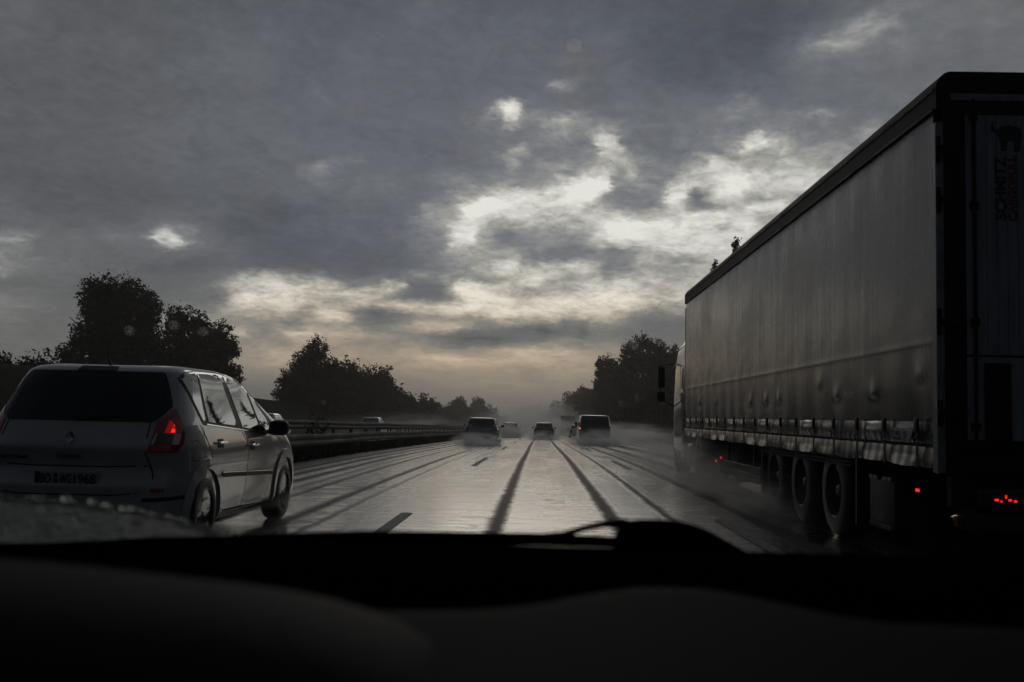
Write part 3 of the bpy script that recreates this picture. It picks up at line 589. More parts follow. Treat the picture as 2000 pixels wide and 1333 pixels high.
# small road signs
def sign(name, label, x, y, zc, w, h, m, tilt, group=None, posth=None):
    root = empty(name, (x, y, ground_z(x, y)), rz=tilt, label=label, cat='sign', group=group); zc -= ground_z(x, y)
    bm = BM(); box(bm, -w/2, w/2, -0.015, 0.015, zc-h/2, zc+h/2, 0.01, 2); obj('sign_panel', bm, m, root)
    bm = BM(); tube(bm, [(0, 0.045, -0.4), (0, 0.045, zc+h*0.4)], 0.04, 8); obj('post', bm, M['galv_dark'], root); return root
M['sign_pale'] = mat('pale_sign_face', (0.75, 0.75, 0.7), 0.35, 0, 0.5, nscale=6, namt=0.3)
sign('road_sign', 'left and lower of the two pale sign boards in front of the right-hand wood', 8.95*0.63+3.6, 115, 2.9, 0.62, 0.66, M['sign_pale'], R(25), 'pale sign boards by the right verge')
sign('road_sign', 'right and higher of the two pale sign boards, nearer the lorry cab', 9.9, 103, 3.35, 0.34, 0.72, M['sign_pale'], R(35), 'pale sign boards by the right verge')
sign('road_sign', 'small pale sign on the bank beyond the opposing carriageway', -21.2, 97, 2.05, 0.5, 0.36, M['sign_pale'], R(-10))
# ---------------------------------------------------------------- cars
class Shell:
    """car body as a stack of superellipse plan outlines; x right, y forward, z up"""
    def __init__(s, zs, w, yr, yf, p=5.0, q=9.0, taper=0.0):
        s.zs, s.w, s.yr, s.yf, s.p, s.q, s.tp = zs, w, yr, yf, p, q, taper
    def at(s, z):
        i = np.interp; return float(i(z, s.zs, s.w)), float(i(z, s.zs, s.yr)), float(i(z, s.zs, s.yf))
    def side(s, y, z, sg=1):
        w, a, b = s.at(z); c, L_ = (a+b)/2, (b-a)/2; t = min(0.9999, abs((y-c)/L_)); return Vector((sg*w*(1-t**s.q)**(1/s.p), y, z))
    def rear(s, x, z):
        w, a, b = s.at(z); c, L_ = (a+b)/2, (b-a)/2; t = min(0.9999, abs(x/w)); return Vector((x, c-L_*(1-t**s.p)**(1/s.q), z))
    def front(s, x, z):
        w, a, b = s.at(z); c, L_ = (a+b)/2, (b-a)/2; t = min(0.9999, abs(x/w)); return Vector((x, c+L_*(1-t**s.p)**(1/s.q), z))
    def corner(s, th, z, sg=1):
        """th 0 = straight back, 90 = side, in degrees: wraps the rear corner"""
        w, a, b = s.at(z); c, L_ = (a+b)/2, (b-a)/2; k = th/90.0
        t = math.sin(k*PI/2); u = math.cos(k*PI/2)
        return Vector((sg*w*abs(t)**(2/s.p), c-L_*abs(u)**(2/s.q), z))
    def mesh(s, n=200, m=46):
        bm = BM(); z0, z1 = s.zs[0], s.zs[-1]; rings = []
        zl = sorted(set([round(z0+(z1-z0)*j/m, 4) for j in range(m+1)]+[round(z, 4) for z in s.zs]))
        for z in zl:
            w, a, b = s.at(z); c, L_ = (a+b)/2, (b-a)/2; ring = []
            tt = np.linspace(0, 2*PI, 1441); ct, st = np.cos(tt), np.sin(tt)
            px = w*np.sign(ct)*np.abs(ct)**(2/s.p); py = c+L_*np.sign(st)*np.abs(st)**(2/s.q)
            dl = np.hypot(np.diff(px), np.diff(py))
            cum = np.concatenate([[0], np.cumsum(dl/dl.sum())]); want = np.arange(n)/n
            for k in range(n): ring.append(bm.verts.new((float(np.interp(want[k], cum, px)), float(np.interp(want[k], cum, py)), z)))
            rings.append(ring)
        for i in range(len(rings)-1):
            for k in range(n): bm.faces.new((rings[i][k], rings[i][(k+1) % n], rings[i+1][(k+1) % n], rings[i+1][k]))
        bm.faces.new(rings[0][::-1]); bm.faces.new(rings[-1])
        bmesh.ops.remove_doubles(bm, verts=bm.verts[:], dist=0.0005); bmesh.ops.recalc_face_normals(bm, faces=bm.faces[:])
        return bm
def smooth_tab(zs, *cols, k=4):
    """refine a profile table with a Catmull-Rom-like monotone smoothing"""
    zs = np.array(zs, float); zz = np.unique(np.concatenate([np.linspace(zs[i], zs[i+1], k+1) for i in range(len(zs)-1)])); out = []
    for c in cols:
        c = np.array(c, float); m = np.gradient(c, zs); v = []
        for z in zz:
            i = min(max(np.searchsorted(zs, z, side='right')-1, 0), len(zs)-2); h = zs[i+1]-zs[i]; t = (z-zs[i])/h
            d = (c[i+1]-c[i])/h; m0, m1 = m[i], m[i+1]
            if d == 0: m0 = m1 = 0
            else:
                m0 = 0 if m0/d < 0 else d*min(m0/d, 3); m1 = 0 if m1/d < 0 else d*min(m1/d, 3)
            v.append((2*t**3-3*t*t+1)*c[i]+(t**3-2*t*t+t)*h*m0+(-2*t**3+3*t*t)*c[i+1]+(t**3-t*t)*h*m1)
        out.append(v)
    return [list(zz)]+out
def wheel(parent, x, y, r, w, sg, spokes=8, rim_m='alloy', rr=0.66, tyre_m='rubber'):
    bm = BM(); h = w/2
    prof = [(-h, r*rr), (-h, r*0.86), (-h*0.86, r*0.95), (-h*0.6, r*0.992), (0, r), (h*0.6, r*0.992), (h*0.86, r*0.95), (h, r*0.86), (h*1.02, r*0.75), (h, r*rr), (h*0.7, r*(rr-0.02)), (-h*0.7, r*(rr-0.02))]
    lathe_x(bm, prof, n=40, closed=True)
    bmesh.ops.recalc_face_normals(bm, faces=bm.faces[:])
    t = obj('wheel', bm, M[tyre_m], parent, ang=50); t.location = (x, y, r)
    bm = BM(); R_ = r*rr
    lathe_x(bm, [(sg*h*0.96, R_*0.995), (sg*h*1.0, R_*0.93), (sg*h*0.55, R_*0.91), (sg*h*0.1, R_*0.86), (sg*h*0.1, R_*0.9), (sg*h*0.9, R_*0.995)], n=40, closed=True)
    lathe_x(bm, [(sg*h*0.80, 0.001), (sg*h*0.80, R_*0.14), (sg*h*0.70, R_*0.22), (sg*h*0.3, R_*0.25)], n=24)
    for k in range(spokes):
        a = 2*PI*k/spokes+0.2
        for da in (-0.085, 0.085):
            ca, sa = math.cos(a+da), math.sin(a+da); c2, s2 = math.cos(a+da*0.3), math.sin(a+da*0.3)
            p0 = Vector((sg*h*0.68, ca*R_*0.18, sa*R_*0.18)); p1 = Vector((sg*h*0.80, c2*R_*0.55, s2*R_*0.55)); p2 = Vector((sg*h*0.80, c2*R_*0.93, s2*R_*0.93))
            tube(bm, [p0, p1, p2], [R_*0.05, R_*0.034, R_*0.036], 6)
    bmesh.ops.recalc_face_normals(bm, faces=bm.faces[:])
    obj('rim', bm, M[rim_m], t, ang=40)
    bm = BM(); lathe_x(bm, [(-sg*h*0.3, 0.001), (-sg*h*0.3, R_*0.95)], n=24); obj('brake_disc', bm, M['matt_black'], t)
    return t
def cut_arches(body, wheels, r, w, z, halfw):
    cs = []
    for y in wheels:
        for sg in (-1, 1):
            bm = BM(); lathe_x(bm, [(-w/2, r), (w/2, r)], 0, 0, 0, 44)
            bmesh.ops.holes_fill(bm, edges=bm.edges[:]); bmesh.ops.recalc_face_normals(bm, faces=bm.faces[:])
            c = obj('cutter', bm, M['matt_black'], smooth=False); c.location = (sg*(halfw+w/2-0.27), y, z); cs.append(c)
    bpy.context.view_layer.update(); boolean_cut(body, cs); me = body.data
    if len(me.materials) < 2: me.materials.append(M['matt_black'])
    for p in me.polygons:
        c = p.center
        for y in wheels:
            if (c.y-y)**2+(c.z-z)**2 < (r*1.004)**2 and abs(c.x) < halfw-0.02 and c.z < z+r and (abs(p.normal.x) > 0.9 and abs(abs(c.x)-(halfw-0.27)) < 0.03 or abs(math.hypot(c.y-y, c.z-z)-r) < 0.02): p.material_index = 1
    me.polygons.foreach_set('use_smooth', [True]*len(me.polygons)); me.set_sharp_from_angle(angle=R(38))
def pn(name, poly, f, m, parent, d=0.004, t=0.006, step=0.1, label=None):
    bm = BM(); panel(bm, poly, f, d, t, step); o = obj(name, bm, m, parent, ang=50); return tag(o, label)
def wrapf(sh):
    def f(th, z):
        w, a, b = sh.at(z); c, L_ = (a+b)/2, (b-a)/2; k = R(th); sn, cs = math.sin(k), math.cos(k)
        return Vector((w*math.copysign(abs(sn)**(2/sh.p), sn), c-L_*max(cs, 1e-4)**(2/sh.q), z))
    return f
def seam(name, pts, f, parent, w=0.006, m=None, d=0.0015, step=0.1):
    """a shut line or trim strip following a polyline on the surface"""
    P = [Vector(p) for p in pts]; A, B = [], []
    for i, p in enumerate(P):
        t = (P[min(i+1, len(P)-1)]-P[max(i-1, 0)]).normalized(); n = Vector((-t.y, t.x)); A.append(tuple(p+n*w/2)); B.append(tuple(p-n*w/2))
    bm = BM()
    for i in range(len(P)-1):
        sub = max(1, int((P[i+1]-P[i]).length/step))
        for k in range(sub):
            q = [Vector(a).lerp(Vector(b), s) for a, b, s in ((B[i], B[i+1], k/sub), (B[i], B[i+1], (k+1)/sub), (A[i], A[i+1], (k+1)/sub), (A[i], A[i+1], k/sub))]
            e = 1e-3; vs = []
            for v in q:
                Pp = f(v.x, v.y); nn = (f(v.x+e, v.y)-f(v.x-e, v.y)).cross(f(v.x, v.y+e)-f(v.x, v.y-e)).normalized(); vs.append(bm.verts.new(Pp+nn*d))
            bm.faces.new(vs)
    bmesh.ops.remove_doubles(bm, verts=bm.verts[:], dist=0.0002)
    return obj(name, bm, m or M['matt_black'], parent)
def spawn_text(name, s, size, m, parent, mtx, ext=0.0015, space=1.0, bold=0.0, sx=1.0, fit=None):
    me = text_mesh(s, size, ext, space, bold)
    if fit:
        vx = [v.co.x for v in me.vertices]; vy = [v.co.y for v in me.vertices]; a, b = (max(vx)-min(vx)), (max(vy)-min(vy))
        me.transform(Matrix.Diagonal((fit[0]/a, fit[1]/b, 1, 1)) @ Matrix.Translation((-(max(vx)+min(vx))/2, -(max(vy)+min(vy))/2, 0)))
    me.transform(Matrix.Diagonal((sx, 1, 1, 1))); o = link(name, me, m, parent); o.matrix_local = mtx; return o
# ---------------------------------------------------------------- silver people carrier in the left lane
def silver_mpv():
    root = empty('people_carrier', (-3.70, 7.74, 0), rz=R(-0.3), label='silver people carrier with a lit red tail lamp in the left lane beside us', cat='car'); root.scale = (0.965, 1, 1)
    t = smooth_tab([.20, .26, .40, .58, .64, .72, .80, .87, .95, 1.02, 1.08, 1.20, 1.35, 1.46, 1.51, 1.545, 1.565, 1.575],
        [.80, .862, .880, .885, .887, .889, .89, .888, .876, .862, .845, .802, .752, .712, .675, .60, .47, .2],
        [.10, .03, .0, .0, .04, .065, .05, .03, .075, .12, .155, .235, .335, .42, .48, .62, .9, 1.2],
        [4.05, 4.12, 4.18, 4.20, 4.18, 4.12, 4.02, 3.9, 3.72, 3.54, 3.4, 3.06, 2.64, 2.36, 2.2, 2.0, 1.8, 1.4], k=3)
    sh = Shell(*t, p=5.0, q=9.0); f = wrapf(sh); S = lambda y, z: sh.side(y, z, 1); SL = lambda y, z: sh.side(y, z, -1)
    body = obj('body', sh.mesh(), M['silver'], root, ang=38); WR, WF = 0.76, 3.33
    cut_arches(body, (WR, WF), 0.365, 0.6, 0.315, 0.86)
    def both(fn):
        for sg in (1, -1): fn((lambda y, z, sg=sg: sh.side(y, z, sg)) , sg)
    def rev(poly, sg): return poly if sg > 0 else poly[::-1]
    def sides(F, sg):
        def F2(a, b): return F(a, b)
        # panel normals: y x z gives +x; mirror by swapping parameters on the left
        G = F if sg > 0 else (lambda a, b: F(-a, b))
        def mp(poly): return poly if sg > 0 else [(-a, b) for a, b in poly]
        fr = pn('window_frame', mp(rpoly([(.52, 1.44), (.64, 1.497), (.92, 1.524), (1.55, 1.535), (1.98, 1.495), (2.33, 1.405), (2.66, 1.2), (2.93, 1.03), (2.62, .940), (1.75, .998), (.85, 1.052), (.72, 1.058)], 0.03)), G, M['black'], root, 0.003, 0.004)
        pn('window_glass', mp(rpoly([(.565, 1.435), (.66, 1.475), (.88, 1.50), (.80, 1.10), (.745, 1.085)], 0.02)), G, M['solar_glass'], fr, 0.006, 0.002)
        pn('window_glass', mp(rpoly([(.935, 1.497), (1.50, 1.512), (1.63, 1.042), (.865, 1.082)], 0.015)), G, M['solar_glass'], fr, 0.006, 0.002)
        pn('window_glass', mp(rpoly([(1.64, 1.507), (1.93, 1.475), (2.19, 1.405), (2.35, .985), (1.79, 1.03)], 0.015)), G, M['solar_glass'], fr, 0.006, 0.002)
        pn('window_glass', mp(rpoly([(2.27, 1.38), (2.66, 1.11), (2.72, 1.0), (2.42, .982)], 0.015)), G, M['solar_glass'], fr, 0.006, 0.002)
        for wy in (WR, WF):
            arc = [(wy+0.368*math.cos(a), .315+0.368*math.sin(a)) for a in [R(-12+204*i/24) for i in range(25)]]
            arc2 = [(wy+0.445*math.cos(a), .325+0.45*math.sin(a)) for a in [R(-10+200*i/24) for i in range(25)]][::-1]
            arc = [(max(a, .06) if wy == WR else min(a, 4.1), b) for a, b in arc]; arc2 = [(max(a, .06) if wy == WR else min(a, 4.1), b) for a, b in arc2]
            o = pn('wheel_arch', mp(arc+arc2), G, M['silver'], root, 0.022, 0.045, 0.05)
            mod = o.modifiers.new('soft', 'BEVEL'); mod.width = 0.012; mod.segments = 2; mod.limit_method = 'ANGLE'
        rd = pn('rear_door', mp(rpoly([(.72, 1.046), (1.2, 1.022), (1.72, .99), (1.87, .89), (1.93, .76), (1.88, .47), (1.80, .285), (1.165, .30), (1.15, .42), (1.06, .62), (.90, .76), (.86, .83), (.73, .97), (.70, 1.04)], [.01]*3+[.08]*3+[.03]*3+[.08]*3+[.02]*2)), G, M['silver'], root, 0.0035, 0.004)
        fd = pn('front_door', mp(rpoly([(1.76, .978), (1.88, .89), (1.94, .76), (1.89, .47), (1.81, .285), (2.52, .26), (2.85, .55), (2.88, .70), (2.86, .80), (2.74, .925)], [.01]+[.06]*3+[.03]+[.05]*4+[.02])), G, M['silver'], root, 0.0036, 0.004)
        # shut lines
        seam('shut_line', mp([(.66, 1.055), (.72, .975), (.86, .83), (.905, .76)]), G, rd, 0.009, d=0.0015); seam('shut_line', mp([(1.15, .42), (1.158, .29), (1.8, .275)]), G, rd, 0.009, d=0.002)
        seam('shut_line', mp([(1.755, .985), (1.875, .89), (1.935, .76), (1.885, .47), (1.805, .28)]), G, fd, 0.008, d=0.0042)
        seam('shut_line', mp([(2.755, .93), (2.868, .80), (2.888, .70), (2.858, .55), (2.53, .262), (1.81, .272)]), G, fd, 0.009, d=0.002)
        for p, (y0, z0) in ((rd, (1.10, .897)), (fd, (2.06, .853))):
            bm = BM(); b = G(y0 if sg > 0 else -y0, z0); x = b.x+sg*0.028
            tube(bm, [(b.x+sg*0.002, y0-.125, z0), (x, y0-.10, z0+.003), (x+sg*.004, y0, z0+.004), (x, y0+.10, z0), (b.x+sg*0.002, y0+.125, z0-.003)], [.008, .013, .015, .013, .008], 8)
            obj('handle', bm, M['chrome'], p)
            pn('handle_cup', mp(rpoly([(y0-.09, z0-.045), (y0+.08, z0-.045), (y0+.08, z0+.035), (y0-.09, z0+.035)], .035)), G, M['black'], p, 0.0055, 0.001)
        tr = seam('side_trim', mp([(1.17, .612), (1.89, .583)]), G, rd, 0.045, M['black'], 0.012); seam('trim_strip', mp([(1.17, .634), (1.89, .605)]), G, tr, 0.009, M['chrome'], 0.0145)
        tr = seam('side_trim', mp([(1.93, .582), (2.80, .545)]), G, fd, 0.045, M['black'], 0.012); seam('trim_strip', mp([(1.93, .604), (2.80, .567)]), G, tr, 0.009, M['chrome'], 0.0145)
        seam('belt_trim', mp([(.80, 1.060), (1.75, 1.003), (2.62, .945)]), G, fr, 0.010, M['chrome'], 0.009)
        wheel(root, sg*.79, WR, .315, .205, sg, 7, rr=.68); wheel(root, sg*.79, WF, .315, .205, sg, 7, rr=.68)
        # door mirror
        bm = BM(); bmesh.ops.create_uvsphere(bm, u_segments=24, v_segments=14, radius=1.0)
        for v in bm.verts:
            c = v.co; q = [math.copysign(abs(k)**0.6, k) for k in c]; v.co = Vector((sg*(1.0+q[0]*0.105), 2.62+q[1]*0.075, 1.015+q[2]*0.078))
        tube(bm, [(sg*.80, 2.72, .975), (sg*.90, 2.67, .972)], .022, 8); mo = obj('door_mirror', bm, M['black'], root)
        bm = BM(); bmesh.ops.create_circle(bm, cap_ends=True, segments=24, radius=1.0)
        for v in bm.verts: v.co = Vector((sg*(1.0+math.copysign(abs(v.co.x)**.6, v.co.x)*.085), 2.544, 1.015+math.copysign(abs(v.co.y)**.6, v.co.y)*.06))
        obj('mirror_glass', bm, M['glass'], mo)
    both(sides)
    # tail lamps, wrapped round the corners
    for sg in (1, -1):
        mp = lambda poly: [(sg*a, b) for a, b in poly]
        lamp = pn('tail_lamp', mp(rpoly([(25, .842), (52, .842), (59.5, .90), (61, .985), (59, 1.07), (53, 1.175), (50, 1.19), (30, 1.082)], [.01, .03, .02, .01, .02, .01, .01, .01])), f, M['lamp_red'], root, 0.008, 0.012, (3.0, .03))
        pn('lens_lower', mp([(26, .85), (51, .85), (56, .892), (27.3, .892)]), f, M['lamp_red'], lamp, 0.010, 0.002, (3.0, .03))
        pn('reversing_lens', mp([(27.3, .90), (29.4, .90), (32.0, .985), (30.0, .985)]), f, M['lamp_clear'], lamp, 0.010, 0.002, (3.0, .03))
        pn('indicator_lens', mp([(30.0, .90), (46, .90), (47.5, .985), (32.6, .985)]), f, M['lamp_dark'], lamp, 0.010, 0.002, (3.0, .03))
        pn('reversing_lens', mp([(46.8, .90), (54.3, .90), (57, .985), (48.5, .985)]), f, M['lamp_clear'], lamp, 0.010, 0.002, (3.0, .03))
        pn('brake_lens', mp([(38, .992), (50, .992), (50, 1.03), (47, 1.075), (43, 1.09), (40, 1.03)]), f, M['glow_dim'], lamp, 0.0105, 0.002, (2.0, .02))
        pn('bulb_glow', mp(rpoly([(44.2, .995), (48.6, .995), (49.0, 1.008), (48.2, 1.022), (46.4, 1.030), (44.8, 1.010)], 0.004)), f, M['glow_red'], lamp, 0.0125, 0.002, (2.0, .02))
        pn('bulb_glow', mp(rpoly([(47.2, 1.045), (48.3, 1.045), (48.3, 1.055), (47.2, 1.055)], 0.003)), f, M['glow_red'], lamp, 0.0125, 0.002, (2.0, .02))
    RF = lambda x, z: sh.rear(x, z)
    gl = pn('rear_window', [(-24, 1.078), (24, 1.078), (28, 1.084), (35, 1.125), (44, 1.178), (48, 1.20), (48, 1.26), (45, 1.36), (40, 1.47), (37, 1.487), (-37, 1.487), (-40, 1.47), (-45, 1.36), (-48, 1.26), (-48, 1.20), (-44, 1.178), (-35, 1.125), (-28, 1.084)], f, M['rear_glass'], root, 0.006, 0.01, (3.0, .04))
    pn('high_brake_light', rpoly([(-.17, 1.49), (.17, 1.49), (.16, 1.528), (-.16, 1.528)], .006), RF, M['black'], root, 0.008, 0.012)
    seam('tailgate_line', [(-.60, 1.075), (-.612, .84), (-.66, .70), (-.70, .54), (-.40, .505), (.40, .505), (.70, .54), (.66, .70), (.612, .84), (.60, 1.075)], RF, root, 0.009, d=0.0015)
    seam('tailgate_line', [(-.62, .735), (-.3, .722), (.3, .722), (.62, .735)], RF, root, 0.010, d=0.0015)
    bp = pn('bumper', rpoly([(-72, .24), (72, .24), (74, .60), (40, .640), (24, .60), (20, .50), (-20, .50), (-24, .60), (-40, .640), (-74, .60)], [2]*10, 3), f, M['silver'], root, 0.012, 0.02, (4.0, .04))
    seam('bumper_rub_strip', [(24, .47), (45, .475), (66, .48)], f, bp, 0.03, M['black'], 0.0145, 4); seam('bumper_rub_strip', [(-24, .47), (-45, .475), (-66, .48)], f, bp, 0.03, M['black'], 0.0145, 4)
    for sg in (1, -1): pn('reflector', [(sg*30, .53), (sg*42, .53), (sg*42, .56), (sg*30, .56)], f, M['lamp_red'], bp, 0.016, 0.003, 4)
    # number plate with its blue band and characters
    y0 = sh.rear(0, .625).y-0.012
    bm = BM(); box(bm, -.26, .26, y0-.012, y0+.03, .57, .68, .004, 1); pl = obj('number_plate', bm, M['plate'], root)
    bm = BM(); box(bm, -.258, -.215, y0-.0135, y0-.010, .572, .678); obj('country_band', bm, M['plate_blue'], pl)
    mt = lambda x, z, y=y0-.0135: Matrix.Translation((x, y, z)) @ Matrix.Rotation(PI/2, 4, 'X')
    spawn_text('characters', 'BO', .098, M['ink'], pl, mt(-.166, .625), bold=.0022, fit=(.086, .078))
    spawn_text('characters', 'WG', .098, M['ink'], pl, mt(-.003, .625), bold=.0022, fit=(.096, .078))
    spawn_text('characters', '1968', .098, M['ink'], pl, mt(.157, .625), bold=.0022, fit=(.180, .078))
    for zc, rr_ in ((.650, .017), (.604, .021)):
        bm = BM(); bmesh.ops.create_circle(bm, cap_ends=True, segments=20, radius=rr_)
        for v in bm.verts: v.co = Vector((-.083+v.co.x, y0-.0135, zc+v.co.y))
        obj('plate_seal', bm, M['ink'], pl)
    # diamond badge: an open lozenge ring
    out = rpoly([(0, -.052), (.038, -.010), (.038, .012), (0, .052), (-.038, .010), (-.038, -.012)], .006); inn = [(0, -.026), (.014, 0), (0, .026), (-.014, 0)]
    bm = BM(); yb = sh.rear(0, .905).y-.004; cz = .948
    pin = []
    for a, b in out:
        an = math.atan2(b, a); best = min(range(64), key=lambda k: abs(math.atan2(math.sin(an-k*2*PI/64), math.cos(an-k*2*PI/64)))); th = best*2*PI/64
        k = 1/(abs(math.cos(th))/.014+abs(math.sin(th))/.028); pin.append((math.cos(th)*k, math.sin(th)*k))
    g = [[bm.verts.new((a+b*.12, yb-dy, cz+b)) for a, b in ring] for ring, dy in ((out, .0), (out, .012), (pin, .008), (pin, .0))]
    n = len(out)
    for i in range(3):
        for k in range(n): bm.faces.new((g[i][k], g[i][(k+1) % n], g[i+1][(k+1) % n], g[i+1][k]))
    bmesh.ops.recalc_face_normals(bm, faces=bm.faces[:]); obj('badge', bm, M['chrome'], root, ang=30)
    spawn_text('lettering', 'SCENIC', .05, M['galv_dark'], root, mt(0, .80, sh.rear(0, .80).y-.004), space=1.25, bold=.001)
    spawn_text('lettering', 'AUTOTEAM', .045, M['ink'], root, mt(-.47, .785, sh.rear(-.4, .785).y-.003), space=1.0, bold=.001)
    seam('fuel_flap_line', [(.42, .925), (.56, .93), (.60, .90), (.62, .80), (.60, .765), (.50, .76), (.46, .78), (.42, .925)], S, root, 0.005)
    pn('windscreen', rpoly([(-.68, 1.06), (.68, 1.06), (.60, 1.46), (-.60, 1.46)][::-1], .05), lambda x, z: sh.front(x, z), M['glass'], root, 0.004, 0.004)
    bm = BM(); tube(bm, [(0, .70, 1.545), (0, .705, 1.565), (0, .66, 1.60), (0, .60, 1.74)], [.02, .012, .004, .003], 8); obj('aerial', bm, M['black'], root)
    # exhaust and rear wiper
    bm = BM(); tube(bm, [(0, yw, zw) for yw, zw in ((sh.rear(0, 1.09).y-.02, 1.09), (sh.rear(0, 1.10).y-.03, 1.11))], .016, 8); tube(bm, [(0, sh.rear(0, 1.10).y-.03, 1.11), (.34, sh.rear(.34, 1.13).y-.02, 1.125)], [.006, .004], 6)
    obj('rear_wiper', bm, M['black'], root)
    return root
silver_mpv()
# ---------------------------------------------------------------- other cars
def simple_car(name, label, cat, x, Y, L_, W_, H, kind, paint, lamp='lamp_red', group=None, rz=0.0, belt=None, front=False, roof_rails=False):
    root = empty(name, (x, Y, zr(Y+L_/2)), rz=rz, label=label, cat=cat, group=group); w = W_/2; bz = belt or H*.62
    if kind == 'van':
        t = smooth_tab([.22, .3, .6, 1.0, bz, H*.84, H*.95, H*.985, H], [w*.93, w*.97, w, w, w*.99, w*.93, w*.88, w*.80, w*.6], [.08, .02, 0, .02, .03, .09, .14, .2, .5],
                       [L_-.1, L_-.02, L_, L_-.12, L_-.9, L_-1.5, L_-1.75, L_-1.9, L_-2.2]); sh = Shell(*t, p=9, q=14)
    else:
        sl = {'estate': .42, 'suv': .45, 'hatch': .62, 'sedan': 1.05}[kind]
        t = smooth_tab([.18, .26, .45, .62, .78, bz-.04, bz+.04, H*.80, H*.92, H*.965, H*.99, H], [w*.9, w*.96, w, w, w, w*.985, w*.95, w*.83, w*.77, w*.71, w*.58, w*.35],
                       [.1, .03, 0, .01, .05, .10, .14, .14+sl*.5, .14+sl*.85, .14+sl, .3+sl, .6+sl], [L_-.12, L_-.03, L_, L_-.02, L_-.12, L_-.75, L_-1.05, L_-1.65, L_-2.0, L_-2.2, L_-2.4, L_-2.6]); sh = Shell(*t, p=5, q=9)
    bm = sh.mesh(72, 26); obj('body', bm, M[paint], root, ang=38) if False else None
    body = obj('body', bm, M[paint], root, ang=38); wr = .34 if kind in ('suv', 'van') else .31; ws = (L_*.19, L_*.81)
    cut_arches(body, ws, wr+.05, .6, wr, w-.02)
    for wy in ws:
        for sg in (1, -1): wheel(root, sg*(w-.12), wy, wr, .2, sg, 5, 'rim_dark' if kind == 'van' else 'alloy')
    RF = lambda a, b: sh.rear(a, b); g0, g1 = bz+.05, H*.925
    wa = float(np.interp(g0, sh.zs, sh.w))*.88; wb = float(np.interp(g1, sh.zs, sh.w))*.86
    pn('rear_window', rpoly([(-wa, g0), (wa, g0), (wb, g1), (-wb, g1)], .05), RF, M['glass'], root, 0.006, 0.01, .15)
    pn('windscreen', rpoly([(-wa, g0+.02), (wa, g0+.02), (wb, g1), (-wb, g1)][::-1], .05), lambda a, b: sh.front(a, b), M['glass'], root, 0.006, 0.01, .15)
    ya = float(np.interp(g0, sh.zs, sh.yr)); yb = float(np.interp(g1, sh.zs, sh.yr)); fa = float(np.interp(g0, sh.zs, sh.yf)); fb = float(np.interp(g1, sh.zs, sh.yf))
    for sg in (1, -1):
        G = (lambda a, b: sh.side(a, b, 1)) if sg > 0 else (lambda a, b: sh.side(-a, b, -1)); mp = lambda p: p if sg > 0 else [(-a, b) for a, b in p]
        if kind != 'van':
            pn('side_window', mp(rpoly([(ya+.40, g0), ((ya+fa)/2-.1, g0), ((yb+fb)/2-.1, g1), (yb+.25, g1)], .03)), G, M['glass'], root, 0.005, 0.008, .2)
        pn('side_window', mp(rpoly([((ya+fa)/2-.03 if kind != 'van' else fa-1.2, g0), (fa-.25, g0), (fb-.15, g1), ((yb+fb)/2-.03 if kind != 'van' else fb-.85, g1)], .03)), G, M['glass'], root, 0.005, 0.008, .2)
        f = wrapf(sh); zl0, zl1 = (bz-.14, bz+.01) if kind != 'van' else (.75, 1.15)
        lo, hi = (22, 55) if kind != 'van' else (40, 56)
        pn('tail_lamp', [(sg*lo, zl0), (sg*hi, zl0+.02), (sg*hi, zl1), (sg*lo, zl1)], f, M[lamp], root, 0.008, 0.012, (4, .05))
        if front: pn('headlight', [(sg*.5*w, .62), (sg*.82*w, .64), (sg*.82*w, .76), (sg*.5*w, .72)], lambda a, b: sh.front(a, b), M['lamp_clear'], root, 0.008, 0.012, .1)
        bm = BM(); bmesh.ops.create_uvsphere(bm, u_segments=14, v_segments=8, radius=1.0); my = fa-.55; mh = .07 if kind != 'van' else .14
        for v in bm.verts: v.co = Vector((sg*(w+.09+v.co.x*.10), my+v.co.y*.06, bz+.06+mh*.5+v.co.z*mh))
        tube(bm, [(sg*(w*.95), my+.05, bz+.02), (sg*(w+.06), my, bz+.04)], .02, 6); obj('door_mirror', bm, M['black'], root)
    z0 = .58 if kind != 'van' else .7; bm = BM(); yy = sh.rear(0, z0).y; box(bm, -.26, .26, yy-.012, yy+.03, z0-.055, z0+.055, .004, 1); obj('number_plate', bm, M['plate'], root)
    pn('bumper', rpoly([(-70, .24), (70, .24), (70, .50), (-70, .50)], [2]*4, 2), wrapf(sh), M['black'] if kind in ('van', 'suv') else M[paint], root, 0.015, 0.02, (5, .06))
    if roof_rails:
        for sg in (1, -1):
            bm = BM(); xr = sg*w*.66; zt = H*1.0; tube(bm, [(xr, yb+.3, zt-.06), (xr, yb+.4, zt+.025), (xr, fb-.6, zt+.025), (xr, fb-.45, zt-.06)], .014, 6); obj('roof_rail', bm, M['alu'], root)
    return root
simple_car('estate_car', 'white estate car with roof rails and dark rear window in the left lane ahead', 'car', -3.05, 51.5, 4.7, 1.84, 1.44, 'suv', 'estate_paint', roof_rails=True)
simple_car('hatchback', 'dark hatchback straight ahead in the middle lane, spray around its wheels', 'car', 0.37, 86, 4.3, 1.80, 1.46, 'hatch', 'dark_paint')
simple_car('hatchback', 'faint reddish hatchback in the mist between the white estate and the dark hatchback', 'car', -3.0, 100, 4.2, 1.82, 1.48, 'hatch', 'red_paint')
vn = simple_car('panel_van', 'tall dark van in the right lane with its left indicator lit amber', 'van', 3.45, 62.5, 5.0, 1.98, 1.87, 'van', 'dark_paint')
bm = BM(); box(bm, -.99, -.93, -.03, .03, .98, 1.07, .01, 1); tag(obj('indicator_lamp', bm, M['glow_amber'], vn), 'lit amber indicator')
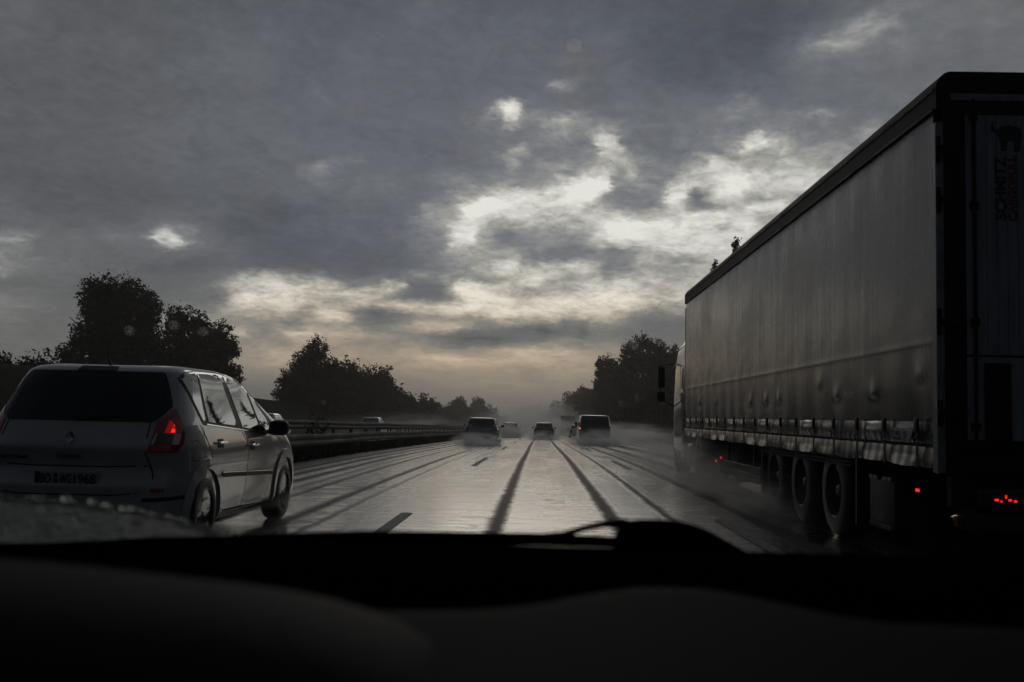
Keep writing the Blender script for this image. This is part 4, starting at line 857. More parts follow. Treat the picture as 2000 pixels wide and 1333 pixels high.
simple_car('small_car', 'pale small car just left of the dark van, mostly hidden by it', 'car', 4.1, 110, 4.0, 1.72, 1.45, 'hatch', 'white_paint')
simple_car('oncoming_car', 'pale car roof on the opposing carriageway, over the rails below the row of trees', 'car', -14.1, 82, 4.4, 1.80, 1.55, 'hatch', 'white_paint', front=True)
simple_car('oncoming_car', 'white car roof just right of the silver car door mirror, behind the rails', 'car', -15.4, 54, 4.4, 1.80, 1.42, 'hatch', 'white_paint', front=True)
# ---------------------------------------------------------------- curtain-side lorry in the right lane
M['curtain'] = None
def curtain_mat(name, base, rough, k=1.0, dirt=0.5):
    m = bpy.data.materials.new(name); m.use_nodes = True; nt = m.node_tree; N = nt.nodes; L = nt.links; b = N['Principled BSDF']
    tc = N.new('ShaderNodeTexCoord')
    def noise(s, det=5, sc=1.0):
        mp = N.new('ShaderNodeMapping'); mp.inputs['Scale'].default_value = s; L.new(tc.outputs['Object'], mp.inputs[0])
        n = N.new('ShaderNodeTexNoise'); n.inputs['Scale'].default_value = sc; n.inputs['Detail'].default_value = det; n.inputs['Roughness'].default_value = 0.65; L.new(mp.outputs[0], n.inputs['Vector']); return n.outputs['Fac']
    st = noise((1, 9, .35)); bl = noise((1, .5, .8), 6); fine = noise((1, 40, 3), 3)
    mx = N.new('ShaderNodeMath'); mx.operation = 'MULTIPLY_ADD'; L.new(st, mx.inputs[0]); mx.inputs[1].default_value = .6; L.new(bl, mx.inputs[2])
    r = N.new('ShaderNodeValToRGB'); r.color_ramp.elements[0].position = .55; r.color_ramp.elements[1].position = 1.05
    r.color_ramp.elements[0].color = tuple(c*(1-dirt) for c in base)+(1,); r.color_ramp.elements[1].color = tuple(base)+(1,); L.new(mx.outputs[0], r.inputs[0]); L.new(r.outputs[0], b.inputs['Base Color'])
    q = N.new('ShaderNodeMapRange'); L.new(mx.outputs[0], q.inputs[0]); q.inputs[1].default_value = .5; q.inputs[2].default_value = 1.1; q.inputs[3].default_value = rough-.04; q.inputs[4].default_value = rough+.16; L.new(q.outputs[0], b.inputs['Roughness'])
    h = N.new('ShaderNodeMath'); h.operation = 'MULTIPLY_ADD'; L.new(fine, h.inputs[0]); h.inputs[1].default_value = .25; L.new(st, h.inputs[2])
    bp = N.new('ShaderNodeBump'); bp.inputs['Strength'].default_value = .22*k; bp.inputs['Distance'].default_value = .02; L.new(h.outputs[0], bp.inputs['Height']); L.new(bp.outputs[0], b.inputs['Normal'])
    b.inputs['IOR'].default_value = 1.75; b.inputs['Specular IOR Level'].default_value = .5
    return m
M['curtain'] = curtain_mat('grey_tarpaulin', (.048, .058, .065), .21, .35, .55); M['skirt'] = curtain_mat('wet_tarpaulin_hem', (.095, .102, .11), .16, .5)
M['door'] = mat('dirty_lorry_door', (.23, .255, .265), .5, nscale=3, namt=.35, stretch=(4, 1, .5)); M['frame_dark'] = mat('dark_lorry_frame', (.010, .008, .009), .6, 0, .12, nscale=6, namt=.4)
M['cab_white'] = mat('cab_white', (.22, .23, .225), .3, coat=1.0, nscale=2, namt=.35); M['cab_blue'] = mat('cab_blue', (.03, .045, .11), .3, coat=1.0, nscale=2, namt=.3)
def lorry():
    root = empty('lorry', (4.345, 7.74, 0), label='big curtain-sided lorry in the right lane, grey tarpaulin side and dark rear doors', cat='lorry')
    S0 = -1.275
    # floor, chassis, roof
    bm = BM(); box(bm, -1.26, 1.26, .05, 13.55, .98, 1.14, .01, 1); obj('load_floor', bm, M['frame_dark'], root)
    bm = BM()
    for x in (-.45, .45): box(bm, x-.06, x+.06, .1, 13.4, .62, .975)
    for y in (.3, 3.0, 4.4, 5.8, 8.0, 10.5): box(bm, -.39, .39, y, y+.1, .7, .9)
    obj('chassis', bm, M['frame_dark'], root)
    bm = BM(); prof = rpoly([(-1.295, 3.68), (1.295, 3.68), (1.295, 3.90), (1.22, 3.985), (-1.22, 3.985), (-1.295, 3.90)], [0, 0, .05, .08, .08, .05]); prism(bm, prof, lambda a, b: (a, .0, b), lambda a, b: (a, 13.62, b)); obj('roof', bm, M['frame_dark'], root, ang=30)
    bm = BM(); box(bm, -1.303, -1.299, .05, 13.55, 3.84, 3.87); box(bm, -1.307, -1.2955, .05, 13.55, 3.68, 3.70); obj('roof_rail', bm, M['galv_dark'], root, smooth=False)
    bm = BM(); box(bm, -1.285, 1.285, 13.52, 13.60, .95, 3.6, .02, 2); obj('front_wall', bm, M['frame_dark'], root)
    # curtain: rippled sheet with seams, folds and the points where cargo presses out
    rg = np.random.default_rng(3); ph = rg.random(40)*6.28
    dents = [(11.55, 1.52), (6.95, 1.47), (5.95, 1.48), (5.2, 1.485), (2.67, 1.478), (1.50, 1.476), (0.38, 1.60), (3.3, 1.62), (9.8, 1.50)]
    def disp(y, z):
        e = min(1, (z-1.22)/.3)*max(0, min(1, (3.70-z)/.25)); v = 0
        v += .004*math.sin(y*2*PI/.76+.4*math.sin(z*2))*math.exp(-(z-1.3)*2.2)
        v += e*(.005*math.sin(y*.5+ph[0]+z*.4)+.0010*math.sin(y*1.73+ph[1]-z*.8)*math.sin(y*.31+1)+.0005*math.sin(y*4.1+ph[2]+z*.9)*math.sin(y*.83+z)+.0003*math.sin(y*9.3+ph[3]+1.6*math.sin(z*3+y))*math.sin(y*.6+z*2))
        v += .0012*math.exp(-((3.66-z)/.35)**2)*math.sin(y*9+ph[5])
        v += .0022*math.exp(-((z-1.86)/.022)**2)+.0006*math.exp(-((z-2.49)/.012)**2)+.0006*math.exp(-((z-3.11)/.012)**2)
        v += .0005*math.sin((y*7+z*11)+2*math.sin(y*1.7))*math.exp(-((z-2.0)/.35)**2)
        yp = (y-.4) % 3.35; v += e*.0010*math.exp(-((yp-1.675)/.08)**2)
        for i, (dy, dz) in enumerate(dents):
            a, b = y-dy, z-dz
            if abs(a) < .45 and -.35 < b < .5:
                s = .22 if i > 5 else .48
                if b < 0: v += s*.026*math.exp(-(a/.10)**2-(b/.035)**2)-s*.010*math.exp(-(a/.16)**2-((b+.05)/.05)**2)
                else: v += s*.026*math.exp(-(a/(.07+b*.5))**2-(b/.10)**2)
        return v
    def cloth(name, ys, zs, fx, m, fz=None, parent=root):
        bm = BM(); g = [[bm.verts.new((fx(y, z), y, fz(y, z) if fz else z)) for y in ys] for z in zs]
        for j in range(len(zs)-1):
            for i in range(len(ys)-1): bm.faces.new((g[j][i], g[j+1][i], g[j+1][i+1], g[j][i+1]))
        o = obj(name, bm, m, parent, ang=80); return o
    ys = [.10+i*.04 for i in range(336)]; zs = sorted([1.235+i*.04 for i in range(61)]+[1.44, 1.46, 1.49, 1.50, 1.83, 1.845, 1.86, 1.875, 1.89, 2.48, 2.49, 2.50, 3.10, 3.11, 3.12, 3.67, 3.70])
    cur = cloth('side_curtain', ys, zs, lambda y, z: S0-.004-disp(y, z), M['curtain'])
    bm = BM(); box(bm, 1.27, 1.285, .1, 13.5, .9, 3.6); obj('far_curtain', bm, M['curtain'], root)
    sy = [.36+.755*k for k in range(18)]
    def ph_(y): return ((y-.36) % .755)/.755
    def fh(y, z):
        b = math.sin(PI*ph_(y))**.6; k = int((y-.36)//.755); a = .45+.30*math.sin(k*2.1); t = (1.235-z)/.19
        return S0-.006-.040*a*b*math.sin(PI*min(1, max(0, t)))**.8-.004*math.sin(y*40)*b*(t > .5)
    zh = [1.235-.19*i/12 for i in range(13)][::-1]
    cloth('curtain_hem', ys, zh, fh, M['skirt'])
    def fs(y, z):
        b = math.sin(PI*ph_(y))**.7; t = (1.035-z)/.15; k = int((y-.36)//.755); a = .8+.5*math.sin(k*1.7+1)
        return S0-.010-.012*math.sin(PI*t*.7)-.022*a*b*max(0, t-.45)**1.2*2-.003*math.sin(y*31+k)*b
    def fz(y, z):
        t = (1.035-z)/.15; return z-(.010*math.sin(PI*ph_(y))**.8+.006*math.sin(y*3.3))*t
    cloth('curtain_skirt', ys, [1.035-.15*i/10 for i in range(11)][::-1], fs, M['skirt'], fz)
    bm = BM(); box(bm, -1.272, -1.262, .08, 13.52, .90, 1.26); obj('side_rave', bm, M['frame_dark'], root, smooth=False)
    bm = BM(); box(bm, -1.296, -1.285, .1, 13.5, 1.046, 1.056); obj('buckle_bar', bm, M['frame_dark'], root, smooth=False)
    s0 = None
    for k, y in enumerate(sy):
        if s0 is None:
            bm = BM(); box(bm, -.052, -.046, -.024, .024, -.19, .205, .002, 1); box(bm, -.066, -.040, -.034, .034, .085, .20, .008, 2); box(bm, -.058, -.045, -.045, .045, -.02, .015, .004, 1); tube(bm, [(-.055, -.03, .06), (-.075, .01, .03), (-.055, .03, -.01)], .006, 6)
            o = s0 = obj('strap', bm, M['black'], root)
        else: o = s0.copy(); COL.objects.link(o); o.parent = root
        o.location = (S0, y, 1.06)
    # little white maker's tag on the hem
    bm = BM(); tg = lambda y, z: Vector((S0-.060-.012*math.sin(z*20), y, z)); panel(bm, rpoly([(-.90, 1.065), (-.47, 1.065), (-.45, 1.175), (-.90, 1.18)], .01), lambda a, b: tg(-a, b), .002, .004, .05); tgo = obj('maker_tag', bm, M['plate'], root)
    mS = lambda y, z, x=S0-.083: Matrix.Translation((x, y, z)) @ Matrix.Rotation(-PI/2, 4, 'Z') @ Matrix.Rotation(PI/2, 4, 'X')
    spawn_text('lettering', 'SCHMITZ', .056, M['ink_blue'], tgo, mS(.73, 1.135), bold=.0018, sx=.88)
    spawn_text('lettering', 'CARGOBULL', .045, M['ink_red'], tgo, mS(.73, 1.093), bold=.0018, sx=.88)
    EL = [(-.50, .30), (-.46, .50), (-.38, .52), (-.42, .40), (-.40, .28), (-.30, .22), (-.20, .34), (.02, .36), (.06, .42), (.12, .34), (.30, .34), (.42, .26), (.46, .05), (.42, -.15), (.40, -.46), (.22, -.46), (.24, -.20), (.12, -.12), (.0, -.16), (-.02, -.46), (-.20, -.46), (-.20, -.14), (-.30, .06), (-.42, .14), (-.50, .22)]
    bm = BM(); prism(bm, [(-a*.085, b*.10) for a, b in EL][::-1], lambda a, b: (S0-.0835, .535+a, 1.12+b), lambda a, b: (S0-.0815, .535+a, 1.12+b)); obj('emblem', bm, M['ink_blue'], tgo, smooth=False)
    # rear end
    bm = BM(); box(bm, -1.305, -1.235, -.01, .09, .84, 3.58, .008, 1); obj('corner_post', bm, M['alu'], root)
    bm = BM(); box(bm, 1.235, 1.305, -.01, .09, .84, 3.58, .008, 1); obj('corner_post', bm, M['alu'], root)
    bm = BM(); box(bm, -1.232, 1.232, -.02, .06, 3.60, 3.95, .01, 1); box(bm, -1.245, -1.155, -.02, .05, .98, 3.598, .006, 1); box(bm, 1.155, 1.245, -.02, .05, .98, 3.598, .006, 1); box(bm, -1.232, 1.232, -.03, .06, .84, 1.02, .01, 1); obj('rear_frame', bm, M['frame_dark'], root)
    bm = BM(); box(bm, -1.19, 1.19, -.028, -.021, 3.745, 3.80, .002, 1); obj('header_board', bm, M['door'], root)
    for sg in (-1, 1):
        bm = BM(); a, b = (-1.158, -.004) if sg < 0 else (.004, 1.158); box(bm, a, b, -.045, .0, 1.03, 3.69, .012, 2)
        d = obj('rear_door', bm, M['frame_dark'], root)
        bm = BM(); n = 13; w = (b-a-.13)/n
        for i in range(n): box(bm, a+.065+i*w+.0012, a+.065+(i+1)*w-.0012, -.056, -.040, 1.75, 3.62, .004, 1)
        box(bm, a+.065, b-.065, -.054, -.040, 1.10, 1.735, .004, 1); obj('door_panel', bm, M['door'], d, ang=25)
        bm = BM()
        for x in (a+.12, b-.54): tube(bm, [(x, -.075, .98), (x, -.075, 3.74)], .014, 8); [box(bm, x-.03, x+.03, -.085, -.045, z-.03, z+.03) for z in (1.2, 2.0, 2.9, 3.6)]
        obj('lock_rod', bm, M['frame_dark'], d)
        bm = BM(); box(bm, a+.19, a+.39, -.068, -.057, 1.10, 1.69, .004, 1); obj('lock_plate', bm, M['frame_dark'], d)
        for z in (1.3, 2.0, 2.95, 3.35):
            bm = BM(); xo = -1.28 if sg < 0 else 1.28; box(bm, min(xo, xo-sg*.17), max(xo, xo-sg*.17), -.066, -.046, z-.03, z+.03, .004, 1); tube(bm, [(xo+sg*.012, -.03, z-.10), (xo+sg*.012, -.03, z+.10)], .02, 8); obj('hinge', bm, M['frame_dark'], d)
    # emblem and lettering running up the left door
    D = lambda x, z, y=-.0585: Matrix.Translation((x, y, z)) @ Matrix.Rotation(PI/2, 4, 'X') @ Matrix.Rotation(PI/2, 4, 'Z')
    dl = [o for o in bpy.data.objects if o.parent == root and o.name.startswith('rear_door')][0]
    spawn_text('lettering', 'SCHMITZ', .115, M['ink'], dl, D(-.825, 3.045), bold=.0045, sx=1.02)
    spawn_text('lettering', 'CARGOBULL', .088, M['ink_red'], dl, D(-.735, 3.045), bold=.0035, sx=1.0)
    bm = BM(); prism(bm, [(a*.25, b*.24) for a, b in EL][::-1], lambda a, b: (-.775+a, -.0600, 3.45+b), lambda a, b: (-.775+a, -.0570, 3.45+b)); obj('emblem', bm, M['ink'], dl, smooth=False)
    # underrun bar, lamps
    bm = BM(); box(bm, -1.13, 1.13, -.02, .08, .42, .54, .015, 2); ub = obj('underrun_bar', bm, M['galv_dark'], root)
    bm = BM(); box(bm, -1.165, -1.135, -.025, .06, .44, .52, .006, 1); obj('end_reflector', bm, M['amber'], ub)
    bm = BM()
    for x in (-.5, .5): box(bm, x-.05, x+.05, .0, .25, .5, .8)
    box(bm, -1.2, 1.2, -.01, .10, .58, .83, .01, 1); obj('lamp_beam', bm, M['frame_dark'], root)
    for sg in (-1, 1):
        bm = BM(); box(bm, sg*.83-.20, sg*.83+.20, -.05, -.012, .60, .74, .012, 2); lb = obj('tail_lamp', bm, M['lorry_lens'], root)
        for (dx, z, w, h) in ((-.055, .655, .030, .018), (-.02, .645, .018, .014), (.015, .68, .014, .026), (.045, .655, .026, .016), (.085, .648, .024, .016)):
            bm = BM(); box(bm, sg*.83-.0+dx-w/2, sg*.83+dx+w/2, -.056, -.051, z-h/2, z+h/2, .002, 1); obj('bulb_glow', bm, M['glow_red'], lb)
    # things hung below the side
    bm = BM(); box(bm, -1.25, -1.20, .50, .54, .66, .70); box(bm, -1.30, -1.26, .36, .47, .665, .70, .004, 1); sm = obj('marker_arm', bm, M['black'], root)
    bm = BM(); box(bm, -1.304, -1.301, .375, .455, .672, .695); obj('marker_glow', bm, M['glow_red'], sm)
    bm = BM(); box(bm, -1.20, -.80, 1.22, 1.90, .27, .72, .02, 2); tb = obj('storage_box', bm, M['black'], root)
    bm = BM(); box(bm, -1.216, -1.204, 1.26, 1.86, .262, .30, .004, 1); obj('sill_strip', bm, M['galv_dark'], tb)
    for y in (1.25, 1.37, 1.62, 1.74): bm = BM(); box(bm, -1.225, -1.204, y, y+.10, .70, .735, .004, 1); obj('latch', bm, M['alu'], tb)
    bm = BM()
    for i, z in enumerate((.78, .815, .85)): box(bm, -1.25, -1.225, 2.3, 6.15, z, z+.022, .004, 1)
    obj('fender_rail', bm, M['galv_dark'], root)
    for y in (2.15, 6.3): bm = BM(); box(bm, -1.24, -.75, y, y+.04, .22, .87); obj('mudflap', bm, M['rubber'], root)
    for i, z in enumerate((.335, .45)):
        bm = BM(); box(bm, -1.255, -1.225, 6.35, 9.45, z, z+.105, .008, 1); obj('side_guard', bm, M['galv_dark'], root)
    for y in (6.9, 8.9): bm = BM(); box(bm, -1.225, -1.18, y, y+.06, .32, .98); obj('guard_bracket', bm, M['frame_dark'], root)
    for y in (3.12, 4.47, 5.82):
        for sg in (-1, 1): w = wheel(root, sg*1.0, y, .49, .37, sg, 0, 'galv_edge', .60); hub(w, sg)
        bm = BM(); tube(bm, [(-.9, y, .49), (.9, y, .49)], .09, 10); obj('axle', bm, M['frame_dark'], root)
    for (y, z) in ((9.85, .50), (9.4, .58)):
        bm = BM(); box(bm, -1.262, -1.245, y-.02, y+.02, z-.012, z+.012); mk = obj('side_marker', bm, M['glow_red'], root)
    bm = BM(); box(bm, -.75, .75, 10.6, 10.8, .1, .95, .02, 1); obj('landing_gear', bm, M['frame_dark'], root)
    bm = BM(); box(bm, 1.20, 1.25, .06, 9.6, .03, .98); box(bm, -.6, .6, .9, 1.0, .25, .7); obj('far_side_light_block', bm, M['frame_dark'], root)  # added unseen panels, block the bright road and sky showing under the trailer
    # tractor unit
    t = smooth_tab([.34, .5, .9, 1.5, 2.1, 2.6, 2.85, 2.95, 3.2, 3.42, 3.52], [1.12, 1.17, 1.20, 1.20, 1.19, 1.17, 1.14, 1.06, 1.0, .92, .7], [14.05, 14.0, 13.95, 13.95, 13.95, 13.95, 13.95, 13.95, 13.95, 13.98, 14.1],
        [16.2, 16.3, 16.32, 16.3, 16.2, 16.05, 15.9, 15.85, 15.4, 14.8, 14.4]); sh = Shell(*t, p=9, q=7)
    cab = obj('cab', sh.mesh(96, 40), M['cab_white'], root, ang=35); cut_arches(cab, (15.55,), .60, .8, .50, 1.18)
    for sg in (-1, 1):
        G = (lambda a, b: sh.side(a, b, 1)) if sg > 0 else (lambda a, b: sh.side(-a, b, -1)); mp = lambda p: p if sg > 0 else [(-a, b) for a, b in p]
        pn('side_window', mp(rpoly([(14.9, 1.72), (15.85, 1.60), (15.72, 2.42), (14.95, 2.45)], .06)), G, M['glass'], cab, .005, .008, .2)
        pn('cab_stripe', mp([(13.98, .95), (15.0, .95), (14.95, 1.15), (14.6, 1.55), (14.2, 1.8), (13.98, 1.85)]), G, M['cab_blue'], cab, .004, .005, .2)
        seam('shut_line', mp([(14.75, .95), (14.8, 2.5), (15.75, 2.47), (15.95, 1.5), (15.95, 1.15)]), G, cab, .014, d=.003); seam('roof_joint', mp([(13.99, 2.88), (15.0, 2.86), (15.9, 2.76)]), G, cab, .03, M['black'], .004)
        bm = BM(); x = sg*1.50; box(bm, x-.06*1, x+.11, 16.05, 16.15, 1.95, 2.45, .03, 3); tube(bm, [(sg*1.18, 15.95, 2.52), (x, 16.1, 2.48), (x, 16.1, 1.72), (sg*1.18, 15.95, 1.50)], .02, 8); mi = obj('wing_mirror', bm, M['black'], cab)
        bm = BM(); box(bm, x-.08, x+.12, 16.05, 16.15, 1.62, 1.86, .03, 3); obj('wide_angle_mirror', bm, M['black'], mi)
        wheel(root, sg*1.02, 15.55, .49, .31, sg, 8, 'alu', .58)
        w = wheel(root, sg*.96, 11.95, .49, .55, sg, 0, 'galv_dark', .58); hub(w, sg)
    pn('windscreen', rpoly([(-1.05, 1.75), (1.05, 1.75), (1.0, 2.7), (-1.0, 2.7)][::-1], .08), lambda x, z: sh.front(x, z), M['glass'], cab, .006, .01, .2)
    bm = BM(); box(bm, -1.19, -.62, 12.75, 14.35, .24, .72, .10, 4); ft = obj('fuel_tank', bm, M['alu'], root)
    bm = BM()
    for y in (13.1, 13.95): box(bm, -1.205, -.62, y-.03, y+.03, .225, .735, .10, 4)
    obj('tank_strap', bm, M['frame_dark'], ft)
    bm = BM()
    for x in (-.42, .42): box(bm, x-.05, x+.05, 11.0, 14.5, .55, .85)
    obj('tractor_frame', bm, M['frame_dark'], root)
    bm = BM(); a0 = [(11.95+.60*math.cos(a), .49+.60*math.sin(a)) for a in [R(5+170*i/16) for i in range(17)]]; a1 = [(11.95+.57*math.cos(a), .49+.57*math.sin(a)) for a in [R(5+170*i/16) for i in range(17)]][::-1]
    prism(bm, a0+a1, lambda a, b: (-1.24, a, b), lambda a, b: (-.66, a, b)); obj('mudguard', bm, M['black'], root)
    return root
def hub(w, sg):
    bm = BM(); lathe_x(bm, [(sg*.02, .001), (sg*.02, .09), (-sg*.02, .12), (-sg*.06, .20), (-sg*.06, .285)], n=32)
    for k in range(10): a = k*PI/5; tube(bm, [(-sg*.07, .15*math.cos(a), .15*math.sin(a)), (sg*.0, .15*math.cos(a), .15*math.sin(a))], .014, 6)
    obj('hub', bm, M['rim_dark'], w)
lorry()
def far_lorry():
    Y = 175; root = empty('box_lorry', (4.95, Y, zr(Y)), label='grey box lorry fading into the mist, left of the dark van', cat='lorry')
    bm = BM(); box(bm, -1.25, 1.25, 0, 9, .9, 3.3, .03, 1); b = obj('cargo_box', bm, M['door'], root)
    bm = BM(); box(bm, -1.19, 1.19, -.02, .0, 1.0, 3.2); obj('rear_door', bm, M['frame_dark'], b)
    bm = BM(); box(bm, -1.262, -1.20, -.03, .02, .95, 3.28); obj('corner_post', bm, M['plate'], b)
    bm = BM(); box(bm, -1.2, 1.2, 9.3, 11.4, .4, 3.0, .15, 3); obj('cab', bm, M['cab_white'], root)
    bm = BM(); box(bm, -1.15, 1.15, -.02, .06, .45, .56); obj('underrun_bar', bm, M['alu'], root)
    bm = BM(); box(bm, -.5, .5, 0, 11, .55, .9); obj('chassis', bm, M['frame_dark'], root)
    for y in (1.6, 3.0, 10.3):
        for sg in (-1, 1): wheel(root, sg*1.03, y, .48, .3, sg, 0, 'rim_dark', .6)
far_lorry()
# ---------------------------------------------------------------- the car the view is taken from
M['dash'] = mat('soft_dashboard', (.009, .0088, .0098), .8, 0, .05, bump=.15, bscale=120); M['headliner'] = mat('dark_headliner', (.03, .03, .03), .9)
def own_car():
    root = empty('passenger_car', (-.28, -1.2, 0), label='near-black blurred dashboard, cowl and wipers of the car we sit in', cat='car'); ox, oy = -.28, -1.2
    def hf(name, xs, ys, fz, m, thick=.02, parent=root, fy=None):
        bm = BM(); g = [[bm.verts.new((x-ox, (fy(x, y) if fy else y)-oy, fz(x, y))) for x in xs] for y in ys]
        for j in range(len(ys)-1):
            for i in range(len(xs)-1): bm.faces.new((g[j][i], g[j][i+1], g[j+1][i+1], g[j+1][i]))
        r = bmesh.ops.extrude_face_region(bm, geom=bm.faces[:]); 
        for v in [e for e in r['geom'] if isinstance(e, bmesh.types.BMVert)]: v.co.z -= thick
        bmesh.ops.recalc_face_normals(bm, faces=bm.faces[:]); return obj(name, bm, m, parent, ang=50)
    X = lambda a, b, n: [a+(b-a)*i/(n-1) for i in range(n)]
    EX = [-1.05, -.5, -.176, -.019, .03, .056, .142, .16, .174, .325, .56]; EY = [.64, .64, .653, .683, .74, .80, .80, .75, .683, .67, .66]
    def edge(x): return float(np.interp(x, EX, EY))
    def dz(x, t): # t 0..1 from the front (seat side) to the far edge
        return 1.083-.010*(1-t)**2-.05*max(0, (t-.86)/.14)**2-.25*max(0, (.22-t)/.22)**1.5
    bm = BM(); xs = X(-1.05, .56, 70); ts = X(0, 1, 26)
    sm = {x: sum(edge(x+d) for d in (-.03, -.015, 0, .015, .03))/5 for x in xs}
    g = [[bm.verts.new((x-ox, .12+(sm[x]-.12)*t-oy, dz(x, t))) for x in xs] for t in ts]
    for j in range(25):
        for i in range(69): bm.faces.new((g[j][i], g[j][i+1], g[j+1][i+1], g[j+1][i]))
    lo = [bm.verts.new((x-ox, sm[x]-oy+.01, .95)) for x in xs]
    for i in range(69): bm.faces.new((g[25][i], g[25][i+1], lo[i+1], lo[i]))
    bmesh.ops.recalc_face_normals(bm, faces=bm.faces[:]); obj('dashboard', bm, M['dash'], root, ang=60)
    BX = [-1.02, -.95, -.8, -.6, -.4, -.27, -.13, -.085, -.05, -.033, -.018, -.003]; BZ = [.98, 1.04, 1.09, 1.115, 1.123, 1.121, 1.110, 1.101, 1.086, 1.070, 1.045, 1.00]
    def bz(x): return sum(float(np.interp(x+d, BX, BZ)) for d in (-.02, -.01, 0, .01, .02))/5
    ys = [.36, .37, .39, .42, .46, .50, .53, .555, .57, .58]; off = [.09, .045, .014, .003, 0, 0, .004, .014, .04, .09]
    bm = BM(); xs = X(-1.02, -.003, 60); g = [[bm.verts.new((x-ox, y-oy, bz(x)-o_)) for x in xs] for y, o_ in zip(ys, off)]
    for j in range(len(ys)-1):
        for i in range(59): bm.faces.new((g[j][i], g[j][i+1], g[j+1][i+1], g[j+1][i]))
    bmesh.ops.recalc_face_normals(bm, faces=bm.faces[:]); M['hood'] = mat('lit_tone_hood', (.021, .019, .018), .75, 0, .1, bump=.15, bscale=120); obj('instrument_hood', bm, M['hood'], root, ang=60)  # hood lighter and browner than the dash: its lit strip put into the colour
    # cowl under the windscreen foot, bonnet falling away beyond it
    def cz(x, y):
        s = 1.060-.014*sst((-.36-x)/.25)+.0*x; return s-.35*max(0, .90-y)-.03*max(0, (y-1.10)/.04)**2
    hf('cowl', X(-1.08, .56, 60), [.80, .84, .88, .92, .98, 1.04, 1.09, 1.11, 1.13], cz, M['matt_black'], .10)
    hf('bonnet', X(-1.05, .53, 30), [1.15, 1.3, 1.5, 1.8, 2.0, 2.15, 2.22], lambda x, y: 1.0-.05*((x+.28)/.8)**2-.16*(y-1.15)-.10*max(0, y-1.8)**1.5*4, M['dark_paint'], .03)
    L_ = lambda p: [(a-ox, b-oy, c) for a, b, c in p]
    w = empty('windscreen_wiper', (0, 0, 0)); w.parent = root
    bm = BM(); tube(bm, L_([(-.42, 1.12, 1.050), (-.2, 1.12, 1.062), (0, 1.12, 1.064), (.10, 1.12, 1.063)]), [.004, .006, .007, .006], 8); obj('wiper_blade', bm, M['matt_black'], w)
    bm = BM(); tube(bm, L_([(-.01, 1.12, 1.066), (.03, 1.12, 1.0705), (.055, 1.12, 1.0785), (.078, 1.12, 1.0835), (.10, 1.125, 1.083)]), [.003, .0032, .0035, .004, .006], 8); obj('wiper_arm', bm, M['matt_black'], w)
    bm = BM(); prism(bm, rpoly([(.088, 1.05), (.100, 1.078), (.125, 1.0815), (.165, 1.081), (.195, 1.074), (.222, 1.060), (.245, 1.048)], [.0, .012, .01, .01, .02, .02, 0]), lambda a, b: (a-ox, 1.12-oy, b), lambda a, b: (a-ox, 1.20-oy, b)); obj('wiper_pivot', bm, M['matt_black'], w, ang=60)
    # body shell that shades the cabin
    bm = BM(); box(bm, -.80, .80, -1.0, 1.25, 1.53, 1.57, .02, 1); obj('roof', bm, M['headliner'], root)
    for sg in (-1, 1):
        bm = BM(); tube(bm, [(sg*.84, 2.33, .98), (sg*.78, 1.30, 1.53)], .035, 8); obj('windscreen_pillar', bm, M['matt_black'], root)
        bm = BM(); box(bm, sg*.86-.03, sg*.86+.03, -1.0, 2.3, .35, 1.0, .02, 1); obj('door', bm, M['dark_paint'], root)
        bm = BM(); box(bm, sg*.82-.03, sg*.82+.03, .15, .25, 1.0, 1.54); obj('door_pillar', bm, M['matt_black'], root)
    bm = BM(); box(bm, -.83, .83, -1.0, 2.3, .25, .31); obj('floor_pan', bm, M['headliner'], root)
    bm = BM(); box(bm, -.78, .78, -1.05, -.98, .3, 1.52, .03, 1); obj('tailgate', bm, M['matt_black'], root)
    for xs_ in (-.37, .37):
        bm = BM(); box(bm, xs_-.24, xs_+.24, .35, .47, .5, 1.15, .04, 2); box(bm, xs_-.24, xs_+.24, .40, .95, .42, .55, .04, 2); obj('seat', bm, M['headliner'], root)
    for y in (-.6+1.2-.1, 2.95): pass
    # corner of the windscreen the wiper does not reach: water film and drops
    def wsp(x, y): return Vector((x-ox, y-oy, 1.06+(1.12-y)*.4536+.002))
    ol = [(-.66, 1.22), (-.66, 1.03), (-.56, 1.03), (-.50, 1.038), (-.44, 1.055), (-.39, 1.085), (-.36, 1.12), (-.35, 1.16), (-.36, 1.22)]
    film = mat('water_film', (.30, .33, .33), .22, 0, .5, ior=1.33, bump=.8, bscale=90); nb = film.node_tree.nodes['Principled BSDF']; nb.inputs['Transmission Weight'].default_value = 1.0
    drop = mat('water_drop', (1, 1, 1), .02, 0, .5, ior=1.33); drop.node_tree.nodes['Principled BSDF'].inputs['Transmission Weight'].default_value = 1.0
    bm = BM(); prism(bm, ol, lambda a, b: wsp(a, b), lambda a, b: wsp(a, b)-Vector((0, .002, .004))); wf = obj('water_film', bm, film, None, ang=60)
    bm = BM(); g = random.Random(4)
    for i in range(700):
        x = g.uniform(-.66, -.33); lim = float(np.interp(x, [-.62, -.5, -.42, -.36, -.33], [1.025, 1.03, 1.055, 1.11, 1.15])); y = g.uniform(lim, 1.20); r = .0012+.0058*g.random()**2.2
        m_ = Matrix.Translation(wsp(x, y)+Vector((0, -.001, .002))) @ Matrix.Rotation(math.atan(-.4536), 4, 'X') @ Matrix.Diagonal((r, r*g.uniform(.9, 1.5), r*.45, 1))
        bmesh.ops.create_icosphere(bm, subdivisions=2, radius=1.0, matrix=m_)
